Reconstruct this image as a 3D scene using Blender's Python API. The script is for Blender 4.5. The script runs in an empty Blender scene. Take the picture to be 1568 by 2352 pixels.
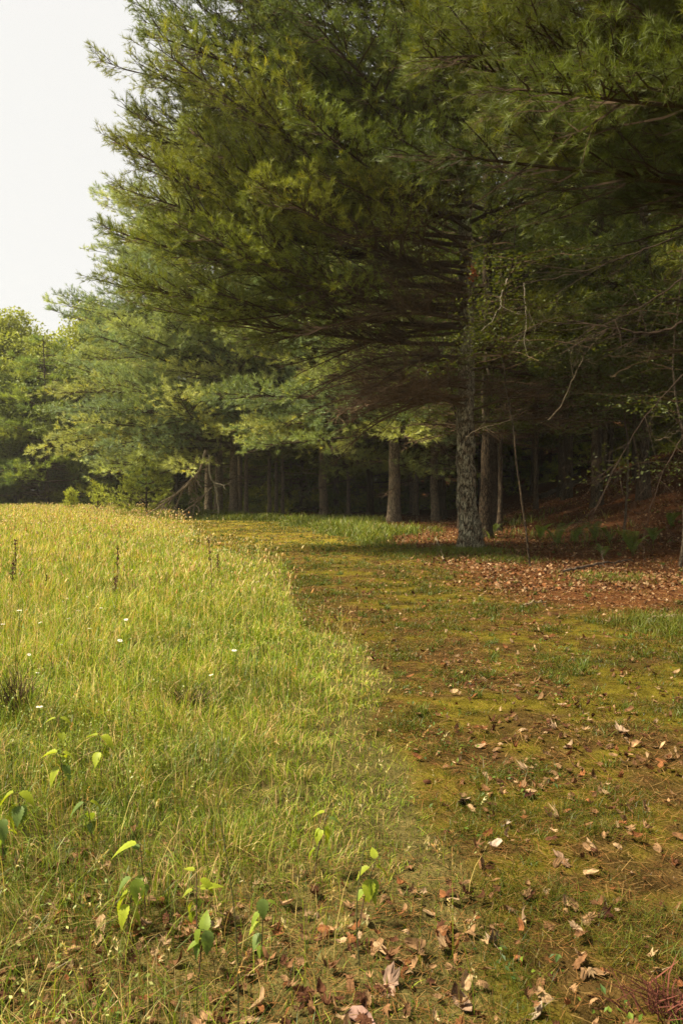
import bpy, math
import numpy as np

# ------------------------------------------------------------------ camera, sky, sun, exposure
S = bpy.context.scene
COL = S.collection
FOC = 28.0 / 36.0 * 1024.0
PITCH = math.radians(-1.55)
cam_d = bpy.data.cameras.new("camera")
cam_d.sensor_fit = 'VERTICAL'
cam_d.sensor_height = 36.0
cam_d.lens = 28.0
cam_d.clip_start = 0.05
cam_d.clip_end = 2000
cam = bpy.data.objects.new("camera", cam_d)
cam.location = (0, 0, 1.5)
cam.rotation_euler = (math.radians(90) + PITCH, 0, 0)
COL.objects.link(cam)
S.camera = cam
S.render.resolution_x, S.render.resolution_y = 682, 1024
S.view_settings.view_transform = 'Standard'
S.view_settings.look = 'None'
S.view_settings.exposure = 1.7
S.view_settings.gamma = 1.0

SUN_EL, SUN_AZ = math.radians(56), math.radians(260)     # azimuth clockwise from +Y: left, a little behind the camera
W = bpy.data.worlds.new("World")
S.world = W
W.use_nodes = True
wn, wl = W.node_tree.nodes, W.node_tree.links
wn.clear()
sky = wn.new('ShaderNodeTexSky')
sky.sky_type = 'NISHITA'
sky.sun_disc = False
sky.sun_elevation = SUN_EL
sky.sun_rotation = SUN_AZ
bg1 = wn.new('ShaderNodeBackground'); bg1.inputs['Strength'].default_value = 0.05
wl.new(sky.outputs[0], bg1.inputs['Color'])
bg2 = wn.new('ShaderNodeBackground')
bg2.inputs['Color'].default_value = (1.02, 1.0, 0.95, 1); bg2.inputs['Strength'].default_value = 0.294
mx = wn.new('ShaderNodeMixShader'); mx.inputs[0].default_value = 0.93   # closed white cloud deck over the blue
wl.new(bg1.outputs[0], mx.inputs[1]); wl.new(bg2.outputs[0], mx.inputs[2])
wo = wn.new('ShaderNodeOutputWorld'); wl.new(mx.outputs[0], wo.inputs['Surface'])

sun_d = bpy.data.lights.new("sun", 'SUN')
sun_d.energy = 4.2
sun_d.angle = math.radians(6)
sun_d.color = (1.0, 0.88, 0.68)
sun = bpy.data.objects.new("sun", sun_d)
sd = np.array([math.sin(SUN_AZ) * math.cos(SUN_EL), math.cos(SUN_AZ) * math.cos(SUN_EL), math.sin(SUN_EL)])
from mathutils import Vector
sun.rotation_euler = Vector(sd.tolist()).to_track_quat('Z', 'Y').to_euler()
sun.location = (-20, -10, 40)
COL.objects.link(sun)

c = S.cycles
c.use_denoising = True
c.denoiser = 'OPENIMAGEDENOISE'
c.denoising_input_passes = 'RGB_ALBEDO_NORMAL'
c.denoising_prefilter = 'NONE'
c.max_bounces = 6; c.diffuse_bounces = 4; c.glossy_bounces = 2; c.transmission_bounces = 4
c.transparent_max_bounces = 4
c.use_adaptive_sampling = True
c.adaptive_threshold = 0.012
S.render.engine = 'CYCLES'
c.filter_width = 1.6

# ------------------------------------------------------------------ numpy helpers
def RNG(s): return np.random.default_rng(s)

def _h(ix, iy, s):
    n = (ix * 374761393 + iy * 668265263 + s * 982451653) & 0x7fffffff
    n = ((n ^ (n >> 13)) * 1274126177) & 0x7fffffff
    return ((n ^ (n >> 16)) & 0xffff) / 65535.0

def noise(x, y, sc=1.0, s=0):
    x = np.asarray(x, float) / sc; y = np.asarray(y, float) / sc
    ix = np.floor(x).astype(np.int64); iy = np.floor(y).astype(np.int64)
    fx = x - ix; fy = y - iy
    fx = fx * fx * (3 - 2 * fx); fy = fy * fy * (3 - 2 * fy)
    a = _h(ix, iy, s) * (1 - fx) + _h(ix + 1, iy, s) * fx
    b = _h(ix, iy + 1, s) * (1 - fx) + _h(ix + 1, iy + 1, s) * fx
    return a * (1 - fy) + b * fy

def fbm(x, y, sc=1.0, s=0, o=4):
    t = 0; a = 0.5; n = 0
    for k in range(o):
        t = t + a * noise(x, y, sc / 2 ** k, s + k * 7); n += a; a *= 0.55
    return t / n

def sstep(x, a, b):
    t = np.clip((np.asarray(x, float) - a) / (b - a), 0, 1)
    return t * t * (3 - 2 * t)

def nrm(v):
    return v / np.maximum(np.linalg.norm(v, axis=-1, keepdims=True), 1e-9)

def ground_z(x, y):
    x = np.asarray(x, float); y = np.asarray(y, float)
    s = sstep(y, 13, 31)
    q = x - 6.2
    z = 0.33 * s * np.where(q > 0, q * q / (q + 2.0 + 0 * q), 0)
    z = z + 0.25 * sstep(x, 5, 16) * sstep(y, 6, 14)
    z = np.minimum(z, 14)
    z = z + 0.10 * (fbm(x, y, 5.0, 3, 3) - 0.5) + 0.05 * (fbm(x, y, 0.6, 9, 3) - 0.5) + 0.022 * (noise(x, y, 0.16, 13) - 0.5) * (y < 9)
    return z

EY = [-5, 0, 3.2, 4.5, 7, 9, 15.7, 20.4, 34.5, 42, 60]
EX = [.34, .34, .48, .44, .22, -.10, -1.4, -3.5, -6.7, -8.8, -13]
RY = [-5, 19, 20.5, 22, 30, 38.5, 40.5, 60]
RX = [99, 99, 1.6, .4, -1.4, -3.4, -8, -16]
def edge_x(y): return np.interp(y, EY, EX)
def right_x(y): return np.interp(y, RY, RX)

def zones(x, y):
    """weights: meadow, path, bank, forest floor"""
    wob = 0.75 * (fbm(x, y, 1.2, 31, 3) - 0.5) * np.clip(np.asarray(y) / 6, .5, 3)
    meadow = sstep(edge_x(y) - x + wob, -0.05, 0.12)
    rb = sstep(x - right_x(y) + wob, -0.1, 0.3)
    width = np.interp(y, [20, 22, 28, 42], [0.3, 0.6, 2.2, 4.6])
    deep = sstep(x - right_x(y) - width + 2 * wob, 0, 1.0)
    bank = rb * (1 - deep) * (1 - meadow)
    f1 = sstep(y + 2.4 * (fbm(x, y, 2.2, 5, 3) - .5) - 1.3 * np.clip(2.6 - x, 0, 3), 8.6, 11.5) * sstep(x, 1.2, 2.8)
    forest = np.maximum(f1 * (y < 21.5), rb * deep) * (1 - meadow)
    path = np.clip(1 - meadow - bank - forest, 0, 1)
    return meadow, path, bank, forest

def ray(xd, yd):
    px, py = xd * 682 / 1568.0, yd * 1024 / 2352.0
    d = np.array([(px - 341) / FOC, 1.0, (512 - py) / FOC])
    cp, sp = math.cos(PITCH), math.sin(PITCH)
    return np.array([d[0], d[1] * cp - d[2] * sp, d[1] * sp + d[2] * cp])

def at(xd, yd, dmax=60):
    d = ray(xd, yd); t = 1.0
    while t < dmax:
        p = d * t
        if 1.5 + p[2] <= ground_z(p[0], p[1]): break
        t += 0.02 + t * 0.002
    return float(p[0]), float(p[1]), float(ground_z(p[0], p[1]))

def at_depth(xd, yd, D):
    d = ray(xd, yd); p = d / d[1] * D
    return np.array([p[0], D, 1.5 + p[2]])

class Buf:
    def __init__(s): s.V, s.F, s.C, s.n = [], {3: [], 4: []}, [], 0
    def add(s, V, F, C):
        V = np.asarray(V, np.float32).reshape(-1, 3)
        C = np.asarray(C, np.float32)
        if C.ndim == 1: C = np.broadcast_to(C, (len(V), 3))
        for f in (F if isinstance(F, list) else [F]):
            f = np.asarray(f, np.int64)
            s.F[f.shape[-1]].append(f.reshape(-1, f.shape[-1]) + s.n)
        s.V.append(V); s.C.append(C.reshape(-1, 3)); s.n += len(V)
    def mesh(s, name, mat, smooth=False):
        V = np.concatenate(s.V); C = np.concatenate(s.C)
        me = bpy.data.meshes.new(name)
        me.vertices.add(len(V)); me.vertices.foreach_set('co', V.ravel())
        loops, starts, base = [], [], 0
        for k in (3, 4):
            if s.F[k]:
                f = np.concatenate(s.F[k])
                loops.append(f.ravel()); starts.append(base + np.arange(len(f)) * k); base += f.size
        loops = np.concatenate(loops).astype(np.int32); starts = np.concatenate(starts).astype(np.int32)
        me.loops.add(len(loops)); me.loops.foreach_set('vertex_index', loops)
        me.polygons.add(len(starts)); me.polygons.foreach_set('loop_start', starts)
        me.update(calc_edges=True)
        a = me.attributes.new('tint', 'FLOAT_COLOR', 'POINT')
        a.data.foreach_set('color', np.concatenate([C, np.ones((len(C), 1), np.float32)], 1).ravel())
        me.polygons.foreach_set('use_smooth', np.full(len(starts), smooth))
        me.materials.append(mat)
        return me

def link(name, me, parent=None, loc=None, rz=0.0, scale=None, label=None, cat=None, group=None, kind=None):
    o = bpy.data.objects.new(name, me)
    COL.objects.link(o)
    if parent is not None: o.parent = parent
    if loc is not None: o.location = [float(v) for v in loc]
    if rz: o.rotation_euler = (0, 0, rz)
    if scale is not None: o.scale = (scale, scale, scale)
    if label: o['label'] = label
    if cat: o['category'] = cat
    if group: o['group'] = group
    if kind: o['kind'] = kind
    return o

def copy_tree(root, loc, rz, scale=1.0, label=None, group=None):
    r = root.copy(); COL.objects.link(r); r.location = loc; r.rotation_euler = (0, 0, rz); r.scale = (scale,) * 3
    if label: r['label'] = label
    if group: r['group'] = group
    for ch in list(root.children):
        d = ch.copy(); COL.objects.link(d); d.parent = r
        for g in list(ch.children):
            e = g.copy(); COL.objects.link(e); e.parent = d
    return r

def tubes(P, R, k=3):
    P = np.asarray(P, float); R = np.asarray(R, float)
    B, n, _ = P.shape
    t = nrm(P[:, -1] - P[:, 0])
    ref = np.where(np.abs(t[:, 2:3]) > 0.9, np.array([[1., 0, 0]]), np.array([[0, 0, 1.]]))
    u = nrm(np.cross(t, ref)); v = np.cross(t, u)
    a = np.arange(k) * 2 * math.pi / k
    ring = np.cos(a)[None, :, None] * u[:, None, :] + np.sin(a)[None, :, None] * v[:, None, :]
    V = P[:, :, None, :] + R[:, :, None, None] * ring[:, None, :, :]
    idx = np.arange(B * n * k).reshape(B, n, k)
    a0 = idx[:, :-1, :]; a1 = idx[:, 1:, :]
    F = np.stack([a0, np.roll(a0, -1, 2), np.roll(a1, -1, 2), a1], -1).reshape(-1, 4)
    return V.reshape(-1, 3), F

def spline(pts, n, jit=0, rng=None):
    pts = np.asarray(pts, float)
    t = np.linspace(0, len(pts) - 1, n)
    out = np.empty((n, 3))
    for i, tt in enumerate(t):
        k = min(int(tt), len(pts) - 2); f = tt - k
        p0, p1, p2, p3 = pts[max(k - 1, 0)], pts[k], pts[k + 1], pts[min(k + 2, len(pts) - 1)]
        out[i] = 0.5 * ((2 * p1) + (-p0 + p2) * f + (2 * p0 - 5 * p1 + 4 * p2 - p3) * f * f + (-p0 + 3 * p1 - 3 * p2 + p3) * f ** 3)
    if jit: out[1:-1] += rng.normal(0, jit, (n - 2, 3))
    return out

# ------------------------------------------------------------------ materials
def new_mat(name):
    m = bpy.data.materials.new(name); m.use_nodes = True
    m.node_tree.nodes.clear()
    return m, m.node_tree.nodes, m.node_tree.links

def tint_mat(name, trans=0.0, rough=0.6, gloss=0.04, nsc=3.0, namt=0.35, bump=0.0, trans_tint=(1.15, 1.1, 0.45)):
    m, N, L = new_mat(name)
    at_ = N.new('ShaderNodeAttribute'); at_.attribute_name = 'tint'
    tc = N.new('ShaderNodeTexCoord')
    nz = N.new('ShaderNodeTexNoise'); nz.inputs['Scale'].default_value = nsc; nz.inputs['Detail'].default_value = 4
    L.new(tc.outputs['Object'], nz.inputs['Vector'])
    mr = N.new('ShaderNodeMapRange'); mr.inputs[1].default_value = 0.25; mr.inputs[2].default_value = 0.75
    mr.inputs[3].default_value = 1 - namt; mr.inputs[4].default_value = 1 + namt
    L.new(nz.outputs['Fac'], mr.inputs[0])
    mul = N.new('ShaderNodeVectorMath'); mul.operation = 'SCALE'
    L.new(at_.outputs['Color'], mul.inputs[0]); L.new(mr.outputs[0], mul.inputs['Scale'])
    p = N.new('ShaderNodeBsdfPrincipled')
    p.inputs['Roughness'].default_value = rough
    p.inputs['Specular IOR Level'].default_value = gloss
    L.new(mul.outputs[0], p.inputs['Base Color'])
    if bump:
        bn = N.new('ShaderNodeTexNoise'); bn.inputs['Scale'].default_value = nsc * 6; bn.inputs['Detail'].default_value = 6
        L.new(tc.outputs['Object'], bn.inputs['Vector'])
        bp = N.new('ShaderNodeBump'); bp.inputs['Strength'].default_value = bump; bp.inputs['Distance'].default_value = 0.03
        L.new(bn.outputs['Fac'], bp.inputs['Height']); L.new(bp.outputs[0], p.inputs['Normal'])
    out = N.new('ShaderNodeOutputMaterial')
    if trans > 0:
        t = N.new('ShaderNodeBsdfTranslucent')
        tm = N.new('ShaderNodeVectorMath'); tm.operation = 'MULTIPLY'; tm.inputs[1].default_value = trans_tint
        L.new(mul.outputs[0], tm.inputs[0]); L.new(tm.outputs[0], t.inputs['Color'])
        ms = N.new('ShaderNodeMixShader'); ms.inputs[0].default_value = trans
        L.new(p.outputs[0], ms.inputs[1]); L.new(t.outputs[0], ms.inputs[2]); L.new(ms.outputs[0], out.inputs['Surface'])
    else:
        L.new(p.outputs[0], out.inputs['Surface'])
    return m

M_GRASS = tint_mat('grass_blade', 0.34, 0.45, 0.25, 1.3, 0.18)
M_NEEDLE = tint_mat('pine_needles', 0.28, 0.5, 0.18, 0.8, 0.3)
M_LEAF = tint_mat('green_leaf', 0.45, 0.5, 0.25, 30.0, 0.12)
M_TREELEAF = tint_mat('tree_leaf', 0.35, 0.5, 0.2, 0.6, 0.3)
M_TWIG = tint_mat('twig_bark', 0, 0.85, 0.1, 6.0, 0.35, 0.3)
M_LITTER = tint_mat('dead_leaf', 0.12, 0.8, 0.06, 40.0, 0.5, 0.0, (1.1, .8, .5))
M_GROUND = tint_mat('soil_and_moss', 0, 0.95, 0.02, 9.0, 0.6, 1.0)
M_FLOWER = tint_mat('petal', 0.3, 0.6, 0.1, 5.0, 0.08, 0, (1, 1, 1))

def bark_mat(name, base, dark, lichen, scale=1.0, lich=0.5):
    m, N, L = new_mat(name)
    tc = N.new('ShaderNodeTexCoord')
    mp = N.new('ShaderNodeMapping'); mp.inputs['Scale'].default_value = (15 * scale, 15 * scale, 3.2 * scale)
    L.new(tc.outputs['Object'], mp.inputs[0])
    nz = N.new('ShaderNodeTexNoise'); nz.inputs['Scale'].default_value = 0.9; nz.inputs['Detail'].default_value = 8; nz.inputs['Roughness'].default_value = .65
    L.new(mp.outputs[0], nz.inputs['Vector'])
    mixv = N.new('ShaderNodeVectorMath'); mixv.operation = 'MULTIPLY_ADD'
    mixv.inputs[1].default_value = (2.4, 2.4, 2.4); L.new(nz.outputs['Color'], mixv.inputs[0]); L.new(mp.outputs[0], mixv.inputs[2])
    vo = N.new('ShaderNodeTexVoronoi'); vo.feature = 'DISTANCE_TO_EDGE'; vo.inputs['Scale'].default_value = 1.3
    L.new(mixv.outputs[0], vo.inputs['Vector'])
    cr = N.new('ShaderNodeValToRGB')
    cr.color_ramp.elements[0].position = 0.02; cr.color_ramp.elements[0].color = (*dark, 1)
    cr.color_ramp.elements[1].position = 0.16; cr.color_ramp.elements[1].color = (*base, 1)
    L.new(vo.outputs['Distance'], cr.inputs[0])
    ln = N.new('ShaderNodeTexNoise'); ln.inputs['Scale'].default_value = 4.5; ln.inputs['Detail'].default_value = 8; ln.inputs['Roughness'].default_value = 0.7
    L.new(tc.outputs['Object'], ln.inputs['Vector'])
    lr = N.new('ShaderNodeValToRGB'); lr.color_ramp.elements[0].position = 1 - lich - 0.05; lr.color_ramp.elements[1].position = 1 - lich + 0.12
    L.new(ln.outputs['Fac'], lr.inputs[0])
    mm = N.new('ShaderNodeMix'); mm.data_type = 'RGBA'
    L.new(lr.outputs[0], mm.inputs[0]); L.new(cr.outputs[0], mm.inputs[6])
    m2 = N.new('ShaderNodeMix'); m2.data_type = 'RGBA'; m2.blend_type = 'MIX'
    vm = N.new('ShaderNodeMapRange'); vm.inputs[2].default_value = 0.12; L.new(vo.outputs['Distance'], vm.inputs[0])
    L.new(vm.outputs[0], m2.inputs[0]); m2.inputs[6].default_value = (*dark, 1); m2.inputs[7].default_value = (*lichen, 1)
    L.new(m2.outputs[2], mm.inputs[7])
    p = N.new('ShaderNodeBsdfPrincipled'); p.inputs['Roughness'].default_value = 0.9; p.inputs['Specular IOR Level'].default_value = 0.1
    L.new(mm.outputs[2], p.inputs['Base Color'])
    bp = N.new('ShaderNodeBump'); bp.inputs['Strength'].default_value = 0.9; bp.inputs['Distance'].default_value = 0.04
    ad = N.new('ShaderNodeMath'); ad.operation = 'ADD'; L.new(vm.outputs[0], ad.inputs[0]); L.new(ln.outputs['Fac'], ad.inputs[1])
    L.new(ad.outputs[0], bp.inputs['Height']); L.new(bp.outputs[0], p.inputs['Normal'])
    out = N.new('ShaderNodeOutputMaterial'); L.new(p.outputs[0], out.inputs['Surface'])
    return m
M_BARK = bark_mat('lichened_pine_bark', (0.20, 0.15, 0.09), (0.025, 0.018, 0.012), (0.40, 0.37, 0.24), 1.0, 0.52)
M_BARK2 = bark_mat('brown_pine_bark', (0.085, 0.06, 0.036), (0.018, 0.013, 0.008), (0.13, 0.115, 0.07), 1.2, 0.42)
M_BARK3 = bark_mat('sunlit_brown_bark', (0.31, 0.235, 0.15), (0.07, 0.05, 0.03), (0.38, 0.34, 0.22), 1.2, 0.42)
M_BARKP = bark_mat('pale_smooth_bark', (0.17, 0.13, 0.085), (0.08, 0.055, 0.035), (0.24, 0.21, 0.15), 2.5, 0.45)

# ------------------------------------------------------------------ ground sheet
def make_ground():
    n = 420
    u = np.linspace(-1, 1, n)
    xs = 260 * np.sinh(5.2 * u) / math.sinh(5.2)
    v = np.linspace(-0.55, 1, n)
    ys = 420 * np.sinh(5.6 * v) / math.sinh(5.6) + 3.0
    X, Y = np.meshgrid(xs, ys)
    x, y = X.ravel(), Y.ravel()
    z = ground_z(x, y)
    m, p, b, f = zones(x, y)
    n1 = fbm(x, y, 0.9, 41, 4)[:, None]; n2 = fbm(x, y, 0.35, 51, 3)[:, None]
    cm = np.array([.075, .062, .02]) * (0.7 + .6 * n1)
    moss = np.array([.092, .076, .008]) * (1 + 1.1 * sstep(y, 12, 24))[:, None]; brown = np.array([.048, .026, .011])  # moss lightened down the strip, sunlight on its far end put into colour
    t = .15 + .75 * sstep(n1 + .9 * (n2 - .5) + .5 * (noise(x, y, .12, 57)[:, None] - .5), .30, .66)
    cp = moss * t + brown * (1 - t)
    cb = np.array([.07, .085, .02]) * (0.8 + .4 * n1)
    cf = np.array([.085, .034, .013]) * (.65 + .7 * n2)
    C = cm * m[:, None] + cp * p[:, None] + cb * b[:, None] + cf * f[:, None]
    idx = np.arange(n * n).reshape(n, n)
    F = np.stack([idx[:-1, :-1], idx[:-1, 1:], idx[1:, 1:], idx[1:, :-1]], -1).reshape(-1, 4)
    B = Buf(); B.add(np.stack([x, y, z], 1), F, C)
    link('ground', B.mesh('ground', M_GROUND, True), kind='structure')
make_ground()

# ------------------------------------------------------------------ pine trees
def needles(B, base, axis, n, ln, w, spread, col, rng):
    T = len(base)
    if T == 0: return
    ax = nrm(axis)
    r = rng.normal(size=(T, n, 3))
    perp = r - (r * ax[:, None]).sum(-1, keepdims=True) * ax[:, None]
    perp = nrm(perp)
    th = rng.uniform(0.25, spread, (T, n, 1))
    d = ax[:, None] * np.cos(th) + perp * np.sin(th)
    L = ln * rng.uniform(.75, 1.15, (T, n, 1))
    b = base[:, None] + ax[:, None] * rng.uniform(-0.5, 0.55, (T, n, 1)) * ln
    side = nrm(np.cross(d, rng.normal(size=(T, n, 3)))) * (w / 2)
    V = np.stack([b - side, b + side, b + d * L], 2)
    F = np.arange(T * n * 3).reshape(-1, 3)
    C = np.broadcast_to(col[:, None, None, :], (T, n, 3, 3)) * rng.uniform(.8, 1.25, (T, n, 1, 1))
    B.add(V, F, C.reshape(-1, 3))

NG = np.array([[.135, .172, .028], [.168, .200, .030], [.110, .150, .032], [.195, .215, .030]])
TWIGC = np.array([.072, .047, .026])

def bough(Wd, Nd, rng, z0, az, L, e0, e1, fol=0.35, sp=0.3, spt=0.16, nn=14, nl=.12, nw=.008, twigs=True, r0=.05, wmax=2.4, tint=1.0,
          x0=0.0, spread=1.05, tlen=.5, tone=None):
    n = 14
    t = np.linspace(0, 1, n)
    el = e0 + (e1 - e0) * t ** 1.6 + np.cumsum(rng.normal(0, .03, n))
    aa = az + np.cumsum(rng.normal(0, .035, n))
    step = L / (n - 1)
    d = np.stack([np.cos(aa) * np.cos(el), np.sin(aa) * np.cos(el), np.sin(el)], 1)
    P = np.zeros((n, 3)); P[0] = (0, 0, z0); P[1:] = P[0] + np.cumsum(d[:-1] * step, 0)
    P[:, :2] += x0 * d[0, :2]
    bc = TWIGC * rng.uniform(.6, 1.2) * (1.7 if fol > 1 else 1)
    V, F = tubes(P[None], (r0 * (1 - t) ** .9 + .006)[None], 5); Wd.add(V, F, bc * .8)
    S_ = max(4, int(L * .85 / sp * 2))
    ts = np.sort(rng.uniform(.12, .99, S_))
    fi = ts * (n - 1); k = np.minimum(fi.astype(int), n - 2); f = (fi - k)[:, None]
    o = P[k] * (1 - f) + P[k + 1] * f
    tn = d[k]
    side = np.where(rng.random(S_) < .5, -1, 1)
    ang = rng.uniform(.55, 1.15, S_) * side
    ca, sa = np.cos(ang), np.sin(ang)
    ls = np.minimum(wmax, (1 - ts) * L * .5 + .28) * rng.uniform(.55, 1.1, S_)
    ls *= np.clip(ts / .3, .5, 1)
    sdv = np.stack([tn[:, 0] * ca - tn[:, 1] * sa, tn[:, 0] * sa + tn[:, 1] * ca, tn[:, 2] * .6 + rng.normal(.06, .20, S_)], 1)
    sdv = nrm(sdv)
    m = 5; u = np.linspace(0, 1, m)
    fw = nrm(tn * .6 + np.array([0, 0, .35]))
    SP = o[:, None] + sdv[:, None] * (ls[:, None] * u)[..., None] + fw[:, None] * (ls[:, None] * .22 * u ** 2)[..., None]
    SP[:, 1:] += rng.normal(0, .03, (S_, m - 1, 3)) * np.minimum(ls, 1)[:, None, None]
    V, F = tubes(SP, (.010 + .006 * ls)[:, None] * (1 - .75 * u)[None] * (r0 / .05) ** .5, 3); Wd.add(V, F, bc)
    K = np.maximum(2, (ls / spt).astype(int))
    ii = np.repeat(np.arange(S_), K); T = len(ii)
    uu = rng.uniform(.12, 1.0, T)
    fi = uu * (m - 1); k = np.minimum(fi.astype(int), m - 2); f = (fi - k)[:, None]
    o3 = SP[ii, k] * (1 - f) + SP[ii, k + 1] * f
    sdd = nrm(SP[ii, k + 1] - SP[ii, k])
    rnd = rng.normal(size=(T, 3)) * np.array([1, 1, .45])
    lat = nrm(rnd - (rnd * sdd).sum(1, keepdims=True) * sdd)
    d3 = nrm(sdd * .75 + lat * .75 + np.array([0, 0, .12]))
    l3 = np.minimum(tlen, .4 * (1 - uu) * ls[ii] + .14) * rng.uniform(.6, 1.2, T)
    TP = o3[:, None] + d3[:, None] * (l3[:, None] * np.array([0, .5, 1])[None])[..., None]
    TP[:, 1] += rng.normal(0, .012, (T, 3)); TP[:, 2] += rng.normal(0, .02, (T, 3))
    if twigs:
        V, F = tubes(TP, np.array([.005, .004, .002])[None] * np.ones((T, 1)) * (1.0 if twigs is True else twigs), 3); Wd.add(V, F, bc * 1.15)
    if fol < 1:
        reach = ts[ii] + .35 * uu * ls[ii] / L
        ok = reach + rng.normal(0, .05, T) > fol
        a3 = nrm(TP[:, 2] - TP[:, 0]); 
        tone = tone if tone is not None else NG[rng.integers(len(NG))] * rng.uniform(.85, 1.15)
        for q, sel in ((1.0, ok), (.5, ok & (l3 > .18))):
            ix = np.nonzero(sel)[0]
            b = TP[ix, 0] * (1 - q) + TP[ix, 2] * q
            col = tone[None] * rng.uniform(.75, 1.3, (len(ix), 1)) * tint
            yl = rng.random(len(ix)) < .06
            col = np.where(yl[:, None], col * [[1.5, 1.3, .8]], col)
            needles(Nd, b, a3[ix] + np.array([0, 0, .25]), nn, nl, nw, spread, col, rng)
        ix = np.nonzero(ts + .3 > fol)[0]
        needles(Nd, SP[ix, -1], nrm(SP[ix, -1] - SP[ix, -2]), nn, nl, nw, spread, np.repeat(tone[None] * 1.2 * tint, len(ix), 0), rng)

def trunk_buf(H, r, rng, seg=18, nz=40, lean=(0, 0), flare=1.0, rough=0.0, col=(.2, .15, .1)):
    z = np.linspace(0, 1, nz) ** 1.25 * H
    rad = r * (1 - .86 * (z / H)) + r * .55 * flare * np.exp(-z / (.35 + r * .3))
    wx = np.cumsum(rng.normal(0, .010, nz)) * (H / 16) + lean[0] * z / H
    wy = np.cumsum(rng.normal(0, .010, nz)) * (H / 16) + lean[1] * z / H
    a = np.arange(seg) * 2 * math.pi / seg
    A, Z = np.meshgrid(a, z)
    R = rad[:, None] * (1 + .10 * np.exp(-Z / .5) * flare * np.cos(5 * A + 1))
    if rough:
        R = R + rough * (fbm(A * r * 8 + 10, Z * 1.1, .35, 77, 4) - .5) * 2 + rough * .9 * (np.abs(noise(A / (2 * math.pi) * 22, Z * 2.2, 1, 5) - .5) - .25)
        R[:, -1] = (R[:, 0] + R[:, -2]) / 2
    V = np.stack([R * np.cos(A) + (wx - wx[0])[:, None], R * np.sin(A) + (wy - wy[0])[:, None], Z - .25 * (Z == 0)], -1)
    idx = np.arange(nz * seg).reshape(nz, seg)
    F = np.stack([idx[:-1], np.roll(idx[:-1], -1, 1), np.roll(idx[1:], -1, 1), idx[1:]], -1).reshape(-1, 4)
    B = Buf(); B.add(V, F, col)
    return B

def assemble(name, T, Wd, Nd, loc, rz, label, cat, group=None, bark=None, needle_mat=None, scale=1.0):
    o = link(name, None, loc=loc, rz=rz, label=label, cat=cat, group=group, scale=scale)
    if T: link('trunk', T.mesh('trunk', bark or M_BARK2, True), o)
    if Wd and Wd.n: link('limb_wood', Wd.mesh('limb_wood', M_TWIG), o)
    if Nd and Nd.n: link('crown', Nd.mesh('crown', needle_mat or M_NEEDLE), o)
    return o

PI = math.pi
HAZE = 0.00034
# the big field-edge pine with the lichened trunk
def hero_pine():
    rng = RNG(11)
    T = trunk_buf(19, .255, rng, 72, 260, (-.35, .1), 1.0, .022)
    Wd, Nd = Buf(), Buf()
    K = dict(sp=.22, spt=.115, nn=16, nl=.13, nw=.0105, wmax=2.6)
    # long living boughs over the field
    for z0, az, L in [ (5.2, 181, 9.0), (6.0, 183, 9.2), (7.1, 187, 8.8), (8.3, 185, 8.6), (9.8, 188, 8.8), (11.6, 188, 8.8), (14.2, 187, 7.0), (5.8, 199, 7.6), (7.8, 197, 8.4), (9.3, 198, 8.2), (11.2, 199, 8.0), (12.8, 196, 7.4), (5.6, 188, 9.2), (6.5, 184, 9.2), (7.6, 190, 8.8), (9.0, 187, 8.8), (10.9, 190, 9.0), (12.3, 186, 8.8),
                      (13.6, 189, 7.8), (14.8, 186, 6.8), (8.3, 205, 8.4), (10.0, 207, 8.2), (11.8, 209, 8.0), (13.2, 206, 7.4), (6.9, 207, 7.6), (16, 190, 5), (16, 215, 5.5)]:
        bough(Wd, Nd, rng, z0, math.radians(az), L, math.radians(2), math.radians(18), fol=.36, r0=.06, **K)
    # boughs towards the open side and round the trunk
    for z0, az, L in [(6.6, 222, 6.8), (8.0, 236, 6.6), (8.9, 258, 5.6), (9.3, 228, 7.0), (10.4, 250, 6.3), (12.0, 235, 6.4), (9.0, 275, 5.5),
                      (11.2, 282, 5.6), (12.8, 262, 5.4), (8.2, 300, 4.6), (10.4, 310, 5.0), (13.2, 300, 4.6), (14.2, 230, 5.6), (14.6, 270, 4.5),
                      (9.5, 345, 4.6), (12, 350, 4.4), (14, 340, 4.2), (15.5, 200, 4.8), (15.6, 320, 3.5), (16.8, 100, 3), (17.2, 260, 3),
                      (8.6, 165, 7.2), (10.6, 162, 7.2), (12.6, 160, 6.6), (14.4, 165, 5.6), (9.4, 120, 4.5), (12, 110, 4.4), (14, 60, 3.6), (10, 30, 4)]:
        bough(Wd, Nd, rng, z0, math.radians(az), L, math.radians(4), math.radians(16), fol=.42, r0=.05, **K)
    for i in range(22):
        z0 = rng.uniform(7.4, 15.5)
        bough(Wd, Nd, rng, z0, math.radians(rng.uniform(195, 275)), rng.uniform(4.5, 7.2) * (1.25 - z0 / 22), math.radians(4), math.radians(14), fol=.34, r0=.045, **K)
    # dead lower boughs: bare brown twig work
    KD = dict(sp=.24, spt=.15, wmax=2.2)
    for i in range(30):
        z0 = rng.uniform(3.6, 7.4); az = rng.uniform(150, 240)
        L = rng.uniform(3.0, 5.4) if az < 235 else rng.uniform(1.5, 3.6)
        bough(Wd, Nd, rng, z0, math.radians(az), L, math.radians(rng.uniform(-6, 8)), math.radians(rng.uniform(-48, -14)), fol=2, r0=.04, tlen=.6, **KD)
    for i in range(8):
        bough(Wd, Nd, rng, rng.uniform(3.2, 6.5), rng.uniform(-1.2, 1.2), rng.uniform(1.5, 3.5), .1, -.3, fol=2, r0=.03, **KD)
    return assemble('white_pine', T, Wd, Nd, (3.2, 20, ground_z(3.2, 20) - .05), 0,
             'large white pine with a thick lichen-spotted trunk, long boughs over the meadow', 'pine tree', bark=M_BARK)
hero_pine()

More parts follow.
